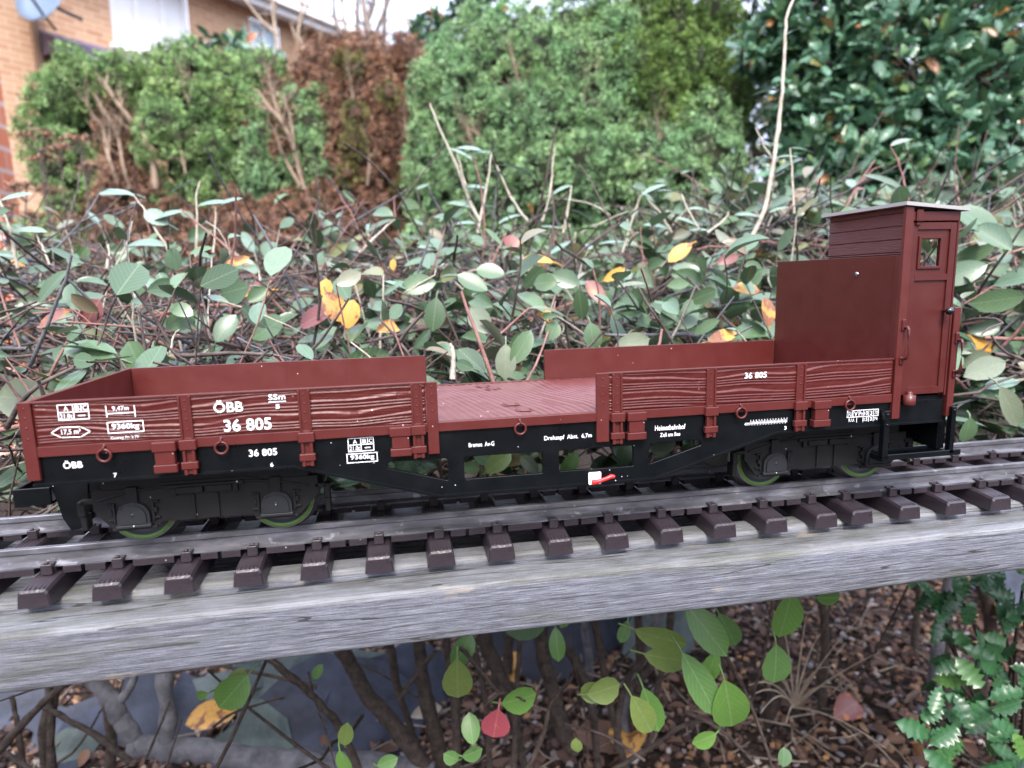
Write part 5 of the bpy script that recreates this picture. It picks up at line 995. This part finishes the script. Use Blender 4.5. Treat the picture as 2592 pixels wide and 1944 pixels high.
o = link('twig_litter', a.mesh(), bark('pale_dead_twig', (.1, .075, .06), (.3, .24, .18), 60)); o['kind'] = 'stuff'; o['label'] = 'broken dead twigs scattered over the gravel'; o['category'] = 'twigs'
def slate(px, py, w_, h_, rot, tilt, mat, label, zc=30, seed=0):
    c = ray_to(px, py, 2, gz+zc); r = np.random.default_rng(seed+int(px)); n = 9; pts = [(math.cos(t)*w_/2*(1+.22*r.normal())*1.05, math.sin(t)*h_/2*(1+.2*r.normal())) for t in np.linspace(0, 2*PI, n, endpoint=False)]
    m = MB().prism(pts, 2, -3, 3); me = m.mesh(); me.transform(Matrix.Rotation(math.radians(rot), 4, 'Z') @ Matrix.Rotation(math.radians(tilt), 4, 'X')); o = link('slate_piece', me, mat, None, c)
    o['label'] = label; o['category'] = 'slate'; o['group'] = 'slate pieces on the ground'
for a_ in [(800, 1850, 230, 170, 12, 38, SLATE, 'largest blue-grey slate slab, behind the crossing dark stems'), (990, 1760, 150, 130, 30, 45, SLATE, 'blue-grey slate between the two thick dark stems under the bench', 30), (730, 1700, 170, 70, 5, 40, SLATEP, 'largest pale green slate, directly below the bench edge', 60), (650, 1690, 80, 60, 60, 50, SLATEP, 'small pale green slate behind the hanging green leaf', 70),
           (350, 1790, 90, 120, -20, 55, SLATE, 'narrow upright slate between the grey forked trunks', 40), (470, 1820, 90, 100, 30, 30, SLATE, 'slate beside the fallen yellow leaf', 15), (230, 1860, 100, 80, 50, 20, SLATE, 'slate lying left of the grey forked trunk', 12), (150, 1830, 90, 60, 10, 30, SLATE, 'slate partly under the thin leaning stem at the left', 14), (165, 1905, 55, 60, 30, 60, SLATEP, 'small pale slate in the bottom left corner', 16), (40, 1800, 90, 60, 10, 35, SLATE, 'slate at the left edge just under the bench', 12), (640, 1870, 70, 110, 40, 50, SLATEP, 'long thin pale slate edge by the large slab', 50),
           (1340, 1620, 120, 140, 0, 70, SLATE, 'dark upright slate between the stems behind the bench edge', 60), (1680, 1600, 130, 110, 10, 60, SLATEP, 'greenish slate behind the large hanging leaves', 40), (2560, 1500, 120, 90, 0, 40, SLATE, 'slate under the holly sprigs at the right', 40), (1500, 1590, 130, 110, 20, 65, SLATE, 'dark slate behind the yellowish narrow leaf', 50)]: slate(*a_[:8], *(a_[8:]))
def fallen(px, py, L, ang, mat, label, zc=14, lw=.55, hang=None):
    c = ray_to(px, py, 2, gz+zc) if hang is None else U(px, py, hang); a = math.radians(ang)
    V, F, uv = leaf_batch([np.zeros(3)], [[math.cos(a), math.sin(a), .15]], [[rng.normal()*.2, -.7, .8]], L, L*lw, .25, .3); o = link('fallen_leaf', fast(V, F, uv, True), mat, None, c); o['label'] = label; o['category'] = 'leaf'; o['group'] = 'fallen leaves'
fallen(470, 1835, 55, 10, YLEAF, 'bright yellow-orange leaf lying on the slates at the lower left', 60, .6); fallen(1310, 1730, 60, 100, YLEAF, 'yellow and orange leaf caught between dark stems', 120); fallen(1590, 1925, 55, 70, YLEAF, 'orange leaf at the bottom edge below the pale dry blades', 30, .8)
fallen(1590, 1890, 65, 150, LITTER, 'long dark brown curled leaf beside the orange one', 20); fallen(2110, 1820, 60, 20, RLEAF, 'dark red leaf on the gravel near the pale dry blades', 16); fallen(2545, 1590, 50, 40, YLEAF, 'orange leaf among the holly sprigs', 130, .7); fallen(1040, 1815, 36, 10, TWIGP, 'pale papery leaf against the dark blue slate', 90, .45); fallen(2030, 1190, 34, -10, LITTER, 'tan dead leaf under the wagon between the rails', 0, .5, 470)
# dry grass-like blades
dg = root('dry_blade_tuft', 'tuft of thin bleached dry blades on the gravel', 'dry plant', ray_to(2000, 1790, 2, gz)); a = Acc(); hb = np.array(ray_to(2010, 1790, 2, gz+25))
for px, py in [(1890, 1770), (1895, 1735), (1925, 1805), (1950, 1715), (2000, 1720), (2130, 1750), (2080, 1600), (2170, 1570), (1980, 1580), (2230, 1650), (2040, 1560), (1990, 1830), (2250, 1900), (2100, 1690), (1960, 1690)]:
    e = np.array(U(px, py, 640+rng.uniform(-30, 60))); m_ = (hb+e)/2+np.array([0, 0, rng.uniform(10, 35)]); q = np.array([(1-t)**2*hb+2*t*(1-t)*m_+t*t*e for t in np.linspace(0, 1, 8)]); a.tube(q, np.linspace(1.3, .4, 8), 5)
link('blades', a.mesh(), bark('bleached_straw', (.35, .28, .2), (.6, .52, .42), 40), dg)
# holly sprigs at the lower right
hs = root('holly_sprigs', 'glossy dark green young holly with toothed leaves, in the lower right corner', 'holly plant', (*ray_to(2560, 1944, 2, gz)[:2], gz)); a = Acc(); lv = Acc(); hb = np.array([*ray_to(2560, 1990, 2, gz)[:2], gz])
for (px, py, dep) in [(2440, 1530, 560), (2520, 1510, 560), (2400, 1620, 560), (2480, 1640, 560), (2590, 1560, 540), (2570, 1650, 540), (2430, 1730, 540), (2510, 1740, 520), (2590, 1760, 520), (2400, 1830, 520), (2480, 1840, 510), (2560, 1860, 500), (2420, 1900, 500), (2540, 1930, 490), (2370, 1500, 580), (2590, 1480, 560)]:
    c = U(px, py, dep); q = np.array([hb, (hb+c)/2+rdir(1)[0]*20, c]); a.tube(q, [3, 2, 1.2], 5)
    for j in range(5):
        V, F, uv = leaf_batch([c+rdir(1)[0]*20], [unit(CR*rng.normal()+CU*rng.normal()+CF*.3*rng.normal())], [-CF+np.array([0, 0, .5])+rdir(1)[0]*.6], rng.uniform(20, 29), rng.uniform(12, 17), rng.uniform(0, .2), .2, HPf, HT, 1); lv.add(V, F, uv)
link('stems', a.mesh(), TRUNK, hs); link('leaves', lv.mesh(True), HOLLY, hs)
